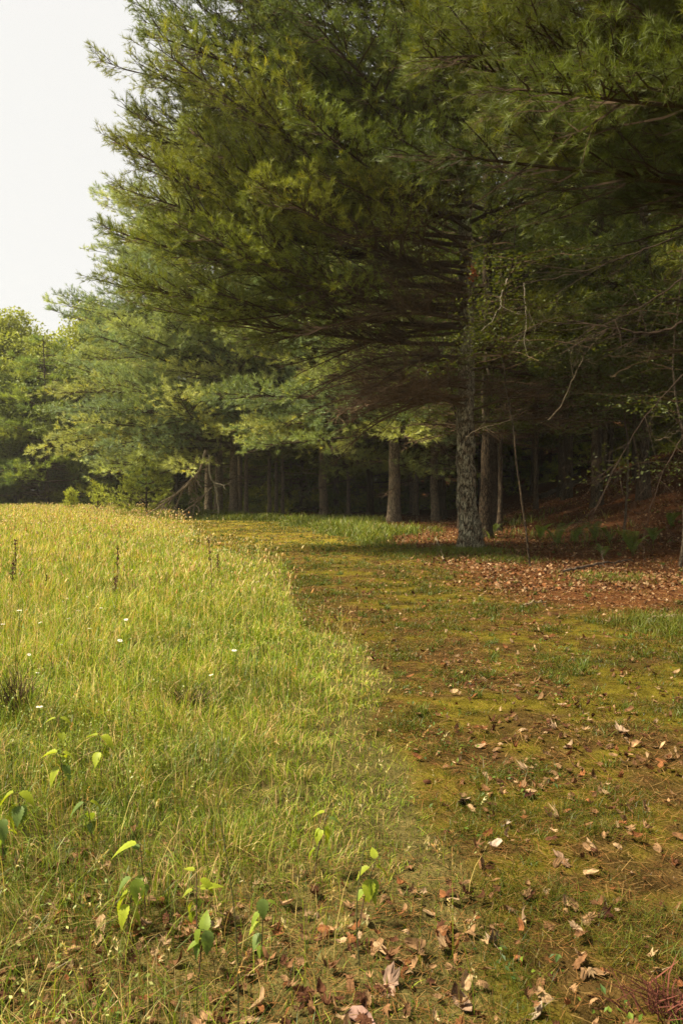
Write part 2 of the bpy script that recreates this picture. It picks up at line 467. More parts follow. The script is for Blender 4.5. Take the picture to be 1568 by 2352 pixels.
# near pine, trunk outside the frame, its lowest boughs hang into the top of the picture
def near_pine():
    rng = RNG(23)
    T = trunk_buf(18, .3, rng, 32, 80, (0, 0), 1.0, .02)
    Wd, Nd = Buf(), Buf()
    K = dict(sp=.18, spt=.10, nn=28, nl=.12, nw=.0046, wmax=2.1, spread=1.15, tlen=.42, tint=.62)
    for z0, az, L in [(5.0, 192, 7.2), (6.6, 172, 7.4), (8.8, 186, 7.0), (9.0, 174, 6.6), (4.5, 183, 7.9), (5.4, 178, 8.0), (5.9, 190, 7.6), (6.7, 184, 7.6), (4.6, 196, 5.6), (5.2, 170, 6.8), (6.2, 166, 6.8), (7.2, 176, 7.4),
                      (7.6, 190, 7.0), (6.0, 203, 6.0), (8.2, 182, 6.8), (7.4, 160, 5.6)]:
        bough(Wd, Nd, rng, z0, math.radians(az), L, math.radians(6), math.radians(6), fol=.42, r0=.05, **K)
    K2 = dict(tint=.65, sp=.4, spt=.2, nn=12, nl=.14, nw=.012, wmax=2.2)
    for i in range(40):
        z0 = rng.uniform(7, 16); bough(Wd, Nd, rng, z0, rng.uniform(0, 2 * PI), min(7.5, (18 - z0) * .75 + 1), .1, .3, fol=.3, r0=.045, **K2)
    for i in range(9):
        bough(Wd, Nd, rng, rng.uniform(3.2, 5.0), math.radians(rng.uniform(160, 215)), rng.uniform(3, 5), .05, -.35, fol=2, r0=.028, sp=.25, spt=.14, wmax=1.6)
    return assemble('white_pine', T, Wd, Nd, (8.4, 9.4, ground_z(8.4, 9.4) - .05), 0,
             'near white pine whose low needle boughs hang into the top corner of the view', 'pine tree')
near_pine()

def edge_pine(seed, H, r, zb, Lf, loc, rz, label, nn=12, ex=.55, seg=20, dead=10, half=1.25, bark=None, group=None, nw=.02, nl=.2, full=False, tint=1.0):
    """tree of a wood edge: long boughs on its -X side, short ones inside the wood"""
    rng = RNG(seed)
    T = trunk_buf(H, r, rng, seg, 60, (rng.normal(0, .2), rng.normal(0, .2)), .7, r * .05)
    Wd, Nd = Buf(), Buf()
    z = zb
    while z < H - .6:
        f = (z - zb) / (H - zb)
        for q in range(4):
            az = PI + rng.uniform(-half, half) if (q < 3 or full) else rng.uniform(-1.6, 1.6)
            if full: az = rng.uniform(0, 2 * PI)
            L = (Lf if (q < 3 or full) else Lf * .5) * (1 - f) ** ex * rng.uniform(.75, 1.1) + .6
            bough(Wd, Nd, rng, z + rng.uniform(-.3, .3), az, L, rng.uniform(-.02, .2) - (.10 if f < .16 else 0), rng.uniform(.05, .4) - (.38 if f < .16 else 0), fol=.28, sp=.42, spt=.24,
                  nn=nn, nl=nl, nw=nw, twigs=False, r0=.05 * (1 - f) + .02, wmax=2.3, tint=tint)
        z += rng.uniform(.65, .95)
    for i in range(dead):
        bough(Wd, Nd, rng, rng.uniform(max(1.2, zb - 2.5), zb + 2), rng.uniform(0, 2 * PI), rng.uniform(1.5, 3.5), rng.uniform(-.1, .2), -.3, fol=2, r0=.03, sp=.4, spt=.25, wmax=1.4, twigs=1.5)
    return assemble('white_pine', T, Wd, Nd, loc, rz, label, 'pine tree', group=group, bark=bark)

def gp(x, y): return (x, y, float(ground_z(x, y)) - .05)
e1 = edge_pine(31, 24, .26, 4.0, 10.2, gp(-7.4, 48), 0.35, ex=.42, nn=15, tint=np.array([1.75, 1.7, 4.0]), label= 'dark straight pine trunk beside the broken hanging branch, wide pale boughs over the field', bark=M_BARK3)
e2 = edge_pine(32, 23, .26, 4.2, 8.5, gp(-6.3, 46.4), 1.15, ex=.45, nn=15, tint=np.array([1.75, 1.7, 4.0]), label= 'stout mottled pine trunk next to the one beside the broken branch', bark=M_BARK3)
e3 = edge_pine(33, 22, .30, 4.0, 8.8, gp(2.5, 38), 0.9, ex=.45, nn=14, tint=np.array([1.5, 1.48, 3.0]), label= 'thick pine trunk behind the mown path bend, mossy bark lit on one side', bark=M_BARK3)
copy_tree(e2, gp(-9.5, 57), 0.1, 1.0, 'pine at the back of the wood corner, boughs reaching over the far field edge')
copy_tree(e1, gp(-1.0, 45), 1.45, .95, 'pine standing back between the trunk group and the path bend, low pale boughs')

copy_tree(e1, gp(3.6, 52), .4, 1.0, 'pine behind the thick trunk at the mown path bend')
# inner wood pines: slender, crowded
def wood_pine(seed, H, r, zb, loc, label, group=None, L=3.6, rz=0, bark=None):
    return edge_pine(seed, H, r, zb, L, loc, rz, label, tint=.68, nn=10, seg=12, dead=22, group=group, full=True, nw=.026, nl=.24, bark=bark)
gw = 'pines crowded inside the shaded wood'
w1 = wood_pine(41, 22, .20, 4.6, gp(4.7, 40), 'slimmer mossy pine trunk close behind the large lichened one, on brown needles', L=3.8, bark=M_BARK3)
w2 = wood_pine(42, 20, .14, 5.2, gp(7.6, 47), 'dark pine standing deep inside the shaded wood', gw, L=3.4)
w3 = wood_pine(43, 23, .22, 5.6, gp(6.3, 33), 'black pine trunk just behind the shadowed side of the large lichened trunk', L=4.0)
fills = [w1, w2, w3]
rng = RNG(5)
pts = []
for gy in np.arange(27, 88, 4.6):
    for gx in np.arange(-22, 60, 4.6):
        x = gx + rng.uniform(-1.6, 1.6); y = gy + rng.uniform(-1.6, 1.6)
        ed = np.interp(y, [0, 27, 42, 50, 53, 90], [6, 6.5, 5.5, -2, -7, -12])
        if x < ed or x > .55 * y + 7: continue
        if 7 < x < 19 and y < 39 and rng.random() < .65: continue
        pts.append((x, y))
keep = [(5.0, 40.5), (6.3, 33), (2.5, 38), (7.6, 47), (-7.4, 48), (-6.3, 46.4), (-1, 45)]
for i, (x, y) in enumerate(pts):
    if min((x - a) ** 2 + (y - b) ** 2 for a, b in keep) < 4: continue
    if y > 62 and rng.random() < .25: continue
    copy_tree(w3 if (x > 8 and i % 3 == 0) else fills[i % 3], gp(x, y), rng.uniform(0, 6.28), rng.uniform(.85, 1.15),
              ('dim pine in the back rows behind the uncut grass bank' if x < 3 else 'dark pine deep in the wood behind the large lichened trunk' if x < 9 and y > 45 else
               'dark pine just inside the wood behind the large lichened trunk' if x < 9 else 'dark pine on the lower shaded slope behind the ferns' if y < 45 else 'dim pine far up the shaded slope'), gw)
low = edge_pine(36, 13, .12, 0.35, 3.6, gp(-3, 66), 0, 'low-crowned pine closing the back of the dark wood', full=True, nw=.045, nl=.32, nn=9, dead=14, seg=10)
gl = 'low-crowned pines closing the back of the wood'
low['group'] = gl
for i, (x, y) in enumerate([(a, 62 + 5 * (i % 3) + 4 * (a > 20)) for i, a in enumerate(np.arange(-6, 44, 2.6))] + [(a, 54 + 3 * (i % 2)) for i, a in enumerate(np.arange(2, 32, 4.2))] + [(15, 47), (19, 46), (24, 44)] + [(a, 66 + 4 * (i % 3)) for i, a in enumerate(np.arange(-44, -8, 2.1))] + [(-4.5, 56.5), (-2.8, 55), (-6.2, 60), (.6, 57), (2.4, 56), (-9, 62), (-1.2, 59.5)] + [(a, 80) for a in np.arange(-50, -8, 4.)]):
    copy_tree(low, gp(x + (i * 7 % 5) * .3, y), i * 1.7, .8 + (i * 5 % 4) * .12, 'low-crowned pine closing the back of the dark wood' if x > -8 else 'low-crowned pine closing the back of the far treeline', gl)
copy_tree(w3, gp(4.75, 30.5), .9, 1.15, 'tall pine right behind the large lichened tree, its boughs stepping back along the wood edge')
# named trunks
def slim(seed, x, y, r, H, label, zb=6.5, bark=None, L=2.6):
    return wood_pine(seed, H, r, zb, gp(x, y), label, L=L, bark=bark)
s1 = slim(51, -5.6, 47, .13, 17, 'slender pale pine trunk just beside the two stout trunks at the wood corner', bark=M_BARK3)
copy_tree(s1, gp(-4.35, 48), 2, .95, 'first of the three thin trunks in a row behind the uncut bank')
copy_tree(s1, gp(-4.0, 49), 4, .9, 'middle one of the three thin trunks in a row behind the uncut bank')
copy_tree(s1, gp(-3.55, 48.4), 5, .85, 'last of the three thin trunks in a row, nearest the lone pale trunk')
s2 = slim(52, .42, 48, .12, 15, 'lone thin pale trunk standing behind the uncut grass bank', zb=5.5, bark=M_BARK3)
s3 = slim(53, 5.75, 29, .10, 14, 'thin brown trunk between the large lichened trunk and the leaning sapling', zb=6.0)
copy_tree(s3, gp(5.35, 41.5), 3, 1.2, 'thin dark trunk in the gap between the slim mossy pine and the large trunk')
copy_tree(s3, gp(9.0, 37), 1, 1.1, 'thin trunk behind the leaning sapling where the bank begins')
copy_tree(s3, gp(13.2, 36), 2.2, 1.1, 'thin dark trunk standing alone higher on the leaf-covered slope')
copy_tree(w3, gp(9.8, 17.5), 1.0, 1.0, 'pine behind the hanging boughs at the edge of the leaf litter')
copy_tree(w3, gp(9.9, 31), 2.6, 1.0, 'pine rising up the slope behind the fern patch')
copy_tree(w2, gp(12.5, 24), 4.6, 1.1, 'pine on the slope past the fern patch')
copy_tree(w3, gp(4.62, 25.6), 5.2, 1.0, 'pine close behind the large lichened tree, its crown in deep shade')
copy_tree(w3, gp(11.0, 29), .6, 1.05, 'pine on the slope above the fallen log')

copy_tree(bpy.data.objects['white_pine.001'], gp(9.6, 1.5), .3, 1.0, 'unseen pine added beside the camera to shade the turf')  # copy of the near pine, out of view, added for its shade

# ------------------------------------------------------------------ broadleaf trees
LG = np.array([[.24, .26, .04], [.18, .22, .035], [.28, .28, .04], [.14, .18, .03]])
def leaf_cards(B, P, size, tone, rng, up=.5, aspect=.6):
    n = len(P)
    nm = nrm(rng.normal(size=(n, 3)) + np.array([0, 0, up * 2]))
    d = nrm(np.cross(nm, rng.normal(size=(n, 3)))); s = np.cross(nm, d)
    sz = size * rng.uniform(.6, 1.25, (n, 1))
    V = np.stack([P - d * sz * .5, P + s * sz * .5 * aspect - d * sz * .08 + nm * sz * .06, P + d * sz * .5 - nm * sz * .1, P - s * sz * .5 * aspect - d * sz * .08 + nm * sz * .06], 1)
    F = np.arange(n * 4).reshape(-1, 4)
    C = np.repeat(tone * rng.uniform(.75, 1.25, (n, 1)), 4, 0)
    B.add(V, F, C)

def broadleaf(seed, H, r, zb, R, loc, label, nclump=70, per=230, size=.24, bark=None, tone=None, group=None):
    rng = RNG(seed)
    T = trunk_buf(H * .85, r, rng, 14, 30, (rng.normal(0, .4), rng.normal(0, .4)), .5)
    Wd, Nd = Buf(), Buf()
    for i in range(nclump):
        v = nrm(rng.normal(size=3) + np.array([0, 0, .25])); rr = rng.uniform(.45, 1.0) ** .6
        f = (v[2] + 1) / 2
        cz = zb + (H - zb) * (.5 + .5 * v[2] * rr)
        prof = math.sin(min(1, (cz - zb) / (H - zb) * .85 + .15) * PI) ** .6
        cpt = np.array([v[0] * R * rr * prof, v[1] * R * rr * prof, cz])
        cr = rng.uniform(.7, 1.4) * R / 4.5
        q = nrm(rng.normal(size=(per, 3))) * rng.uniform(.1, 1, (per, 1)) ** .5 * np.array([cr, cr, cr * .6]) * 1.15
        tn = (tone if tone is not None else LG[rng.integers(4)]) * rng.uniform(.8, 1.2)
        leaf_cards(Nd, cpt + q, size, tn, rng, .6)
        b0 = np.array([0, 0, min(cz * .75, H * .7)])
        mid = (b0 + cpt) / 2 + rng.normal(0, .3, 3)
        V, F = tubes(spline([b0, mid, cpt], 6)[None], np.linspace(.07, .015, 6)[None], 4); Wd.add(V, F, TWIGC)
    o = link('broadleaf_tree', None, loc=loc, label=label, cat='tree', group=group)
    link('trunk', T.mesh('trunk', bark or M_BARK2, True), o)
    link('limb_wood', Wd.mesh('limb_wood', M_TWIG), o)
    link('crown', Nd.mesh('crown', M_TREELEAF), o)
    return o

b1 = broadleaf(61, 13.5, .2, 2.6, 5.0, gp(-20.2, 66), 'green tree with a pale trunk patch at the far field edge, tiered leafy crown', 90, 300, .30, M_BARKP, np.array([.17, .21, .045]))
b2 = broadleaf(62, 19, .25, 4, 6.4, gp(-22.5, 74), 'tallest bright yellow-green rounded tree behind the far field edge', 120, 280, .32, None, np.array([.26, .29, .05]))
b3 = broadleaf(63, 19, .24, 4, 6.0, gp(-14.0, 76), 'yellow-green crown showing between the far treeline and the long pine boughs', 110, 280, .32, None, np.array([.31, .32, .05]))
copy_tree(b2, gp(-29.5, 72), 2.0, .93, 'rounded light green crown next to the tallest one of the far treeline')
copy_tree(b3, gp(-35, 74), 1.0, .95, 'light green crown at the outer end of the far treeline')
copy_tree(b1, gp(-27.0, 67), 3.0, .9, 'dark green broadleaf tree low in front of the far treeline')
e4 = edge_pine(35, 14, .18, 2.4, 4.4, gp(-23.8, 64.5), 0, 'young dark pine with level boughs at the far field edge', full=True, nw=.04, nl=.30, nn=10, tint=np.array([1.4, 1.45, 1.9]))
copy_tree(e4, gp(-16.6, 65), 1, .9, 'pine with layered dark boughs beside the pale-trunked tree')
copy_tree(e4, gp(-13.0, 63), 2, .95, 'pine in the far corner of the field, behind the small bright saplings')
copy_tree(e4, gp(-30, 65), 4, 1.0, 'pine at the outer end of the far field edge')
gd = 'dim pines filling the far side of the field'
for i, (x, y) in enumerate([(-18, 70), (-26, 71), (-21.5, 69), (-32, 70), (-36, 67), (-14.5, 70), (-11, 67), (-24, 78), (-17, 80), (-31, 79), (-38, 76), (-12, 75)]):
    copy_tree(e4 if i % 2 else w1, gp(x, y), i * 1.3, .75 if i % 2 == 0 else 1.0, 'dim pine standing behind the far field edge', gd)

# leafy understory saplings
def sapling(seed, pth, r0, loc, label, nspray=40, leaf=.07, tone=(.07, .085, .022), zmin=.35, Rs=1.6, density=60, bark=None):
    rng = RNG(seed)
    P = spline(pth, 30, .012, rng)
    T = Buf(); V, F = tubes(P[None], np.linspace(r0, r0 * .2, 30)[None], 8); T.add(V, F, (.3, .25, .2))
    Wd, Nd = Buf(), Buf()
    for i in range(nspray):
        t = rng.uniform(zmin, 1); p0 = P[min(29, int(t * 29))]
        az = rng.uniform(0, 2 * PI); L = Rs * (1.15 - t) * rng.uniform(.5, 1.3) + .3
        d = np.array([math.cos(az), math.sin(az), rng.uniform(-.1, .5)])
        Q = spline([p0, p0 + d * L * .5, p0 + d * L + np.array([0, 0, -.15 * L])], 7, .02, rng)
        V, F = tubes(Q[None], np.linspace(.012, .003, 7)[None], 3); Wd.add(V, F, TWIGC * 1.6)
        n = int(density * L)
        k = rng.uniform(.25, 1, n); c0 = Q[np.minimum(6, (k * 6.99).astype(int))]
        off = rng.normal(size=(n, 3)) * np.array([.22, .22, .06]) * (L * .6 + .2)
        leaf_cards(Nd, c0 + off, leaf, np.array(tone) * rng.uniform(.8, 1.3), rng, 1.2, .6)
    o = link('sapling', None, loc=loc, label=label, cat='sapling')
    link('trunk', T.mesh('trunk', bark or M_BARKP, True), o)
    link('limb_wood', Wd.mesh('limb_wood', M_TWIG), o)
    link('crown', Nd.mesh('crown', M_LEAF), o)
    return o
x, y, z = at(1219, 1302)
sapling(71, [(0, 0, -.1), (-.3, .2, 2.5), (-.55, .3, 4.6), (-.3, .2, 6.6), (-.6, 0, 9.2)], .022, (x, y, z), 'thin grey sapling leaning over the brown litter beside the large trunk', 46, .07, (.065, .078, .012), .4, 2.6, 70, M_BARK2)
sapling(72, [(0, 0, -.1), (.1, 0, 2), (-.1, .2, 4), (.1, .1, 6.4)], .04, gp(6.6, 15.5), 'leafy understory sapling in the shade under the hanging boughs', 34, .08, (.06, .075, .018), .3, 2.6, 60)
sapling(73, [(0, 0, -.1), (.1, 0, 2), (-.3, -.2, 4.5), (-1.0, -.3, 8.5)], .05, gp(3.6, 24.2), 'leafy sapling in the shade behind the large lichened trunk', 50, .085, (.07, .085, .014), .5, 2.8, 70, M_BARK2)

us = sapling(74, [(0, 0, -.1), (.1, 0, 2.2), (-.1, .2, 4.4), (.1, .1, 6.6)], .035, gp(9.2, 19.5), 'broad understory bush with small dark leaves behind the hanging boughs', 70, .10, (.065, .08, .02), .45, 2.6, 70)
for i, (x, y, sc, lb) in enumerate([(7.6, 21.5, 1.1, 'leafy understory bush between the leaning sapling and the ferns'), (11.5, 21.5, 1.2, 'leafy understory bush on the slope behind the hanging boughs'),
        (12.6, 17.5, 1.1, 'leafy bush at the outer side of the litter'), ]):
    copy_tree(us, gp(x, y), i * 1.1, sc, lb)

# ------------------------------------------------------------------ grass
def blades(B, x, y, h, w, lean, col, rng, seg=3, tipcol=None, az=None):
    n = len(x)
    z = ground_z(x, y)
    az = rng.uniform(0, 2 * PI, n) if az is None else az
    d = np.stack([np.cos(az), np.sin(az), 0 * az], 1)
    wa = az + PI / 2 + rng.normal(0, .8, n)
    sd_ = np.stack([np.cos(wa), np.sin(wa), 0 * az], 1)
    root = np.stack([x, y, z - .01], 1)
    rows, cols = [], []
    for k in range(seg):
        t = k / seg
        p = root + np.array([0, 0, 1.]) * (h * (t - .45 * lean * t * t))[:, None] + d * (h * lean * t * t)[:, None]
        ww = (w * (1 - .55 * t ** 1.5) / 2)[:, None]
        rows += [p - sd_ * ww, p + sd_ * ww]
        c_ = col * (.82 + .3 * t); cols += [c_, c_]
    t = 1.0
    p = root + np.array([0, 0, 1.]) * (h * (t - .45 * lean))[:, None] + d * (h * lean)[:, None]
    rows.append(p); cols.append((tipcol if tipcol is not None else col * 1.12))
    V = np.stack(rows, 1); C = np.stack(cols, 1)
    m = V.shape[1]; base = (np.arange(n) * m)[:, None]
    F = []
    for k in range(seg - 1):
        F.append(np.concatenate([base + 2 * k, base + 2 * k + 1, base + 2 * k + 3, base + 2 * k + 2], 1))
    F3 = np.concatenate([base + 2 * seg - 2, base + 2 * seg - 1, base + 2 * seg], 1)
    B.add(V, (F + [F3]), C.reshape(-1, 3))
    return p

def scatter(rng, n, d0, d1, e=1.0, lft=.54, rgt=.54, pad=1.3):
    """points in the view wedge, density falling with distance**e"""
    ex = 1 - e
    u = rng.random(n)
    a, b = d0 ** (ex + 1), d1 ** (ex + 1)
    D = (a + u * (b - a)) ** (1 / (ex + 1))
    x = rng.uniform(-1, 1, n); x = np.where(x < 0, x * (lft * D + pad), x * (rgt * D + pad))
    return x, D

def pal(rng, n, cols, wts):
    cols = np.array(cols); k = rng.choice(len(cols), n, p=np.array(wts) / sum(wts))
    return cols[k] * rng.uniform(.75, 1.25, (n, 1))

GR = [.18, .26, .016]; YG = [.32, .39, .025]; ST = [.60, .46, .15]; PK = [.60, .39, .18]; DG = [.06, .105, .014]; RB = [.22, .11, .045]

def meadow():
    rng = RNG(101); B = Buf()
    n = 1750000
    x, y = scatter(rng, n, 1.6, 64, 1.3)
    m, p, b, f = zones(x, y)
    # thin cover at the near bottom where leaf litter shows
    near = sstep(y + .8 * (fbm(x, y, .7, 15, 3) - .5), 2.45, 3.6)
    keep = rng.random(n) < m * (.26 + .74 * near) * np.clip(.5 + (edge_x(y) - x) / .9, 0, 1) * (.5 + .5 * sstep(fbm(x, y, .35, 64, 2), .35, .6))
    keep &= ~((x > -9) & (y > 47)) & (y < 62)
    x, y = x[keep], y[keep]; n = len(x); D = y
    big = fbm(x, y, 2.5, 61, 3); sm = fbm(x, y, .5, 62, 3); far = sstep(y, 8, 30)
    h = (.13 + .17 * sstep(y, 2.5, 9) + .15 * big) * rng.uniform(.45, 1.25, n) + .12 * far
    h *= np.clip((edge_x(y) - x) / (2.2 + .08 * y), .08, 1) ** .65 * (.45 + 1.1 * sm)
    w = np.maximum(.0030, .00085 * D) * rng.uniform(.7, 1.3, n)
    c1 = pal(rng, n, [GR, YG, ST, PK, DG, [.13, .09, .04], [.15, .24, .03]], [4, 3.0, 1.6, .5, 3.2, 1.0, 2])
    c2 = pal(rng, n, [YG, ST, PK, GR], [3.6, 3.2, 2.4, 1.5])
    q = (rng.random(n) < (.16 + .42 * far + .9 * (big - .5) + .7 * (sm - .5)))[:, None]
    col = np.where(q, c2, c1) * (.72 + .28 * sstep(y, 2.5, 6.5))[:, None]  # grass toned down towards the camera, a darker foreground grade painted in
    lean = rng.uniform(.1, 1.25, n) ** 1.3
    cla = 6.28 * 2 * noise(x, y, .22, 66)
    az = np.where(rng.random(n) < .5, cla + rng.normal(0, .5, n), rng.uniform(0, 2 * PI, n))
    dk = sstep(fbm(x, y, .6, 67, 3), .56, .68) * sstep(16 - y, 0, 8)
    col = col * (1 - .45 * dk)[:, None] + np.array([.02, .03, .004]) * dk[:, None]
    blades(B, x, y, h, w, lean, col, rng, az=az)
    link('meadow_grass', B.mesh('meadow_grass', M_GRASS), kind='stuff', label='tall green and straw meadow grass covering the open field', cat='grass')
    # seed-head stalks
    B = Buf()
    n = 17000
    x, y = scatter(rng, n, 2.0, 60, 1.2)
    m = zones(x, y)[0]; keep = (rng.random(n) < m * (.35 + .65 * sstep(y, 3, 6))) & ~((x > -9) & (y > 47)) & (y < 61)
    x, y = x[keep], y[keep]; n = len(x)
    h = rng.uniform(.28, .55, n) + .12 * sstep(y, 8, 30)
    h *= .75 + .25 * sstep(y, 2.5, 6)
    col = pal(rng, n, [YG, ST, GR], [3, 3, 2])
    az = rng.uniform(0, 2 * PI, n); lean = rng.uniform(.05, .5, n)
    tip = blades(B, x, y, h, np.maximum(.0022, .0005 * y), lean, col, rng, 3, az=az)
    ax = nrm(np.stack([np.cos(az) * lean * 1.3, np.sin(az) * lean * 1.3, 1 - .5 * lean], 1))
    hl = rng.uniform(.03, .065, n); hw = np.maximum(.0034, .0007 * y) * rng.uniform(.7, 1.3, n)
    tt = np.array([-.25, .05, .4, .8, 1.05]); P = tip[:, None] + ax[:, None] * (hl[:, None] * tt)[..., None]
    R = hw[:, None] * np.array([.15, .9, 1, .6, .05])[None]
    hcol = pal(rng, n, [[.56, .43, .17], [.56, .33, .12], [.54, .46, .22], [.38, .25, .13]], [4, 1.3, 4, 1])
    far_ = y > 9
    V, F = tubes(P[far_], R[far_], 4); B.add(V, F, np.repeat(hcol[far_], 20, 0))
    nr = np.nonzero(~far_)[0]; k = 16; ii = np.repeat(nr, k); q = len(ii)
    t_ = rng.uniform(-.35, 1.0, q); o_ = tip[ii] + ax[ii] * (hl[ii] * t_)[:, None]
    dd = nrm(ax[ii] * 1.2 + rng.normal(0, .55, (q, 3))); ln_ = (.011 * rng.uniform(.6, 1.3, q) * (1.1 - .5 * np.abs(t_ - .3)))[:, None]
    ss = nrm(np.cross(dd, rng.normal(size=(q, 3)))) * .0016
    V = np.stack([o_ - ss * .3, o_ + dd * ln_ * .5 + ss, o_ + dd * ln_ * 1.25, o_ + dd * ln_ * .5 - ss], 1)
    B.add(V, np.arange(q * 4).reshape(-1, 4), np.repeat(hcol[ii] * rng.uniform(.7, 1.25, (q, 1)), 4, 0))
    link('seed_heads', B.mesh('seed_heads', M_GRASS), kind='stuff', label='tan and orange grass seed heads standing all over the meadow', cat='seed heads')
    # small herb leaves low in the meadow
    B = Buf(); n = 90000
    x, y = scatter(rng, n, 1.8, 26, 1.3)
    m = zones(x, y)[0]; pt = sstep(fbm(x, y, .8, 88, 3), .45, .62)
    keep = rng.random(n) < m * pt * (.3 + .7 * sstep(y, 2.4, 3.4)); x, y = x[keep], y[keep]; n = len(x)
    P = np.stack([x, y, ground_z(x, y) + rng.uniform(.04, .26, n)], 1)
    leaf_cards(B, P, .016, pal(rng, n, [[.20, .25, .05], [.28, .30, .08], [.13, .18, .04]], [3, 2, 2]), rng, .7, .55) if False else None
    sz = np.maximum(.014, .0022 * y)
    nm = nrm(rng.normal(size=(n, 3)) + np.array([0, 0, 1.2])); d = nrm(np.cross(nm, rng.normal(size=(n, 3)))); s = np.cross(nm, d)
    V = np.stack([P - d * sz[:, None] * .6, P + s * sz[:, None] * .3, P + d * sz[:, None] * .6, P - s * sz[:, None] * .3], 1)
    B.add(V, np.arange(n * 4).reshape(-1, 4), np.repeat(pal(rng, n, [[.22, .26, .06], [.30, .31, .10], [.14, .19, .04]], [3, 2, 2]), 4, 0))
    link('meadow_herb', B.mesh('meadow_herb', M_GRASS), kind='stuff', label='fine small-leaved herbs growing low among the meadow grass', cat='herbs')
meadow()

def mown():
    rng = RNG(111); B = Buf()
    n = 1450000
    x, y = scatter(rng, n, 1.6, 40, 1.25, .28, .54)
    m, p, b, f = zones(x, y)
    tuft = sstep(fbm(x, y, .45, 71, 3), .38, .62); area = fbm(x, y, 1.6, 72, 3)
    keep = rng.random(n) < p * (.5 + .5 * tuft) + .10 * f * sstep(tuft, .7, 1) + .25 * m * sstep(3.2 - y, 0, 1)
    x, y, tuft, area = x[keep], y[keep], tuft[keep], area[keep]; n = len(x)
    g = sstep(.08 + tuft * .8 + .9 * (area - .5) + rng.normal(0, .22, n), .35, 1.0)
    h = (.014 + .020 * tuft + .045 * g * sstep(area, .3, .55)) * rng.uniform(.35, 1.5, n) * (.5 + noise(x, y, .09, 78))
    w = np.maximum(.0022, .0008 * y) * rng.uniform(.7, 1.3, n)
    cy = pal(rng, n, [[.20, .17, .016], [.24, .18, .024], [.22, .12, .034], [.11, .13, .014], [.06, .035, .016]], [5, 3, 1.8, 4.5, 2])
    cg = pal(rng, n, [[.10, .14, .016], [.16, .18, .018], [.06, .095, .014], [.25, .19, .05]], [4, 3, 2, 1.4])
    dry = sstep(fbm(x, y, .28, 97, 3), .5, .66) * .7
    cy = cy * (1 - dry)[:, None] + pal(rng, n, [[.20, .12, .04], [.12, .07, .025], [.28, .20, .08]], [2, 2, 1]) * dry[:, None]
    cy = cy * (1 + 2.4 * sstep(y, 11, 24))[:, None]  # far blades brightened, a sunlit stretch of turf painted in
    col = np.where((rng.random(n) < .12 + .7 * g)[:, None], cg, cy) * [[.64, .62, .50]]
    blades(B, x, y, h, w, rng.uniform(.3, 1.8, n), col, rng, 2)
    # small rosette and clover leaves
    q = 26000; hx, hy = scatter(rng, q, 1.8, 14, 1.3, .1, .52)
    kp = rng.random(q) < zones(hx, hy)[1] * sstep(fbm(hx, hy, .5, 95, 3), .5, .65); hx, hy = hx[kp], hy[kp]; q = len(hx)
    P = np.stack([hx, hy, ground_z(hx, hy) + rng.uniform(.012, .04, q)], 1)
    leaf_cards(B, P, .026, pal(rng, q, [[.08, .13, .015], [.12, .17, .02], [.05, .09, .018]], [3, 2, 2]), rng, 1.0, .5)
    # longer single tufts
    T = 1500; tx, ty = scatter(rng, T, 1.9, 26, 1.2, .2, .52)
    m, p, b, f = zones(tx, ty); kp = rng.random(T) < p * .8 + .35 * f; tx, ty = tx[kp], ty[kp]
    k = 26; x = np.repeat(tx, k) + rng.normal(0, .022, len(tx) * k); y = np.repeat(ty, k) + rng.normal(0, .022, len(tx) * k)
    sc = np.repeat(rng.uniform(.5, 1.5, len(tx)), k)
    blades(B, x, y, .07 * sc * rng.uniform(.5, 1.4, len(x)), np.maximum(.0028, .0008 * y), rng.uniform(.2, 1.0, len(x)),
           pal(rng, len(x), [[.09, .135, .018], [.13, .16, .022], [.06, .095, .016]], [3, 2, 2]), rng, 3)
    link('short_grass', B.mesh('short_grass', M_GRASS), kind='stuff', label='short mossy yellow-green turf on the mown strip along the wood', cat='grass')
    # bank grass under the trees
    B = Buf(); n = 150000
    x = rng.uniform(-10, 9, n); y = rng.uniform(19, 48, n)
    m, p, b, f = zones(x, y)
    keep = rng.random(n) < b * .9 + .16 * f * sstep(fbm(x, y, 1.5, 83, 3), .55, .75) * (y < 34); x, y = x[keep], y[keep]; n = len(x)
    h = rng.uniform(.15, .5, n) * (.6 + .8 * fbm(x, y, 2, 81, 2))
    h *= np.clip((x - right_x(y)) / .8, .3, 1)
    col = pal(rng, n, [[.11, .145, .016], [.17, .19, .02], [.25, .20, .07], [.08, .11, .014]], [4, 3, 1, 3])
    blades(B, x, y, h, .00085 * y * rng.uniform(.7, 1.3, n), rng.uniform(.2, 1, n), col, rng, 3)
    # clumps beside the litter and at the trunk foot
    for (cx, cy, cr, hh, k) in [(3.75, 8.7, .55, .16, 2600), (3.1, 19.2, .8, .14, 1600), (2.3, 18.6, 1.2, .12, 1800), (4.6, 13.6, .6, .12, 900), (3.5, 16.9, .6, .12, 900)]:
        x = cx + rng.normal(0, cr * .6, k); y = cy + rng.normal(0, cr * .7, k)
        blades(B, x, y, hh * rng.uniform(.5, 1.3, k), np.maximum(.003, .0008 * y), rng.uniform(.2, 1, k), pal(rng, k, [[.09, .12, .014], [.13, .15, .016], [.16, .13, .03]], [2, 2, 1]), rng, 3)
    link('bank_grass', B.mesh('bank_grass', M_GRASS), kind='stuff', label='uncut dark green grass in the shade along the wood edge', cat='grass')
mown()

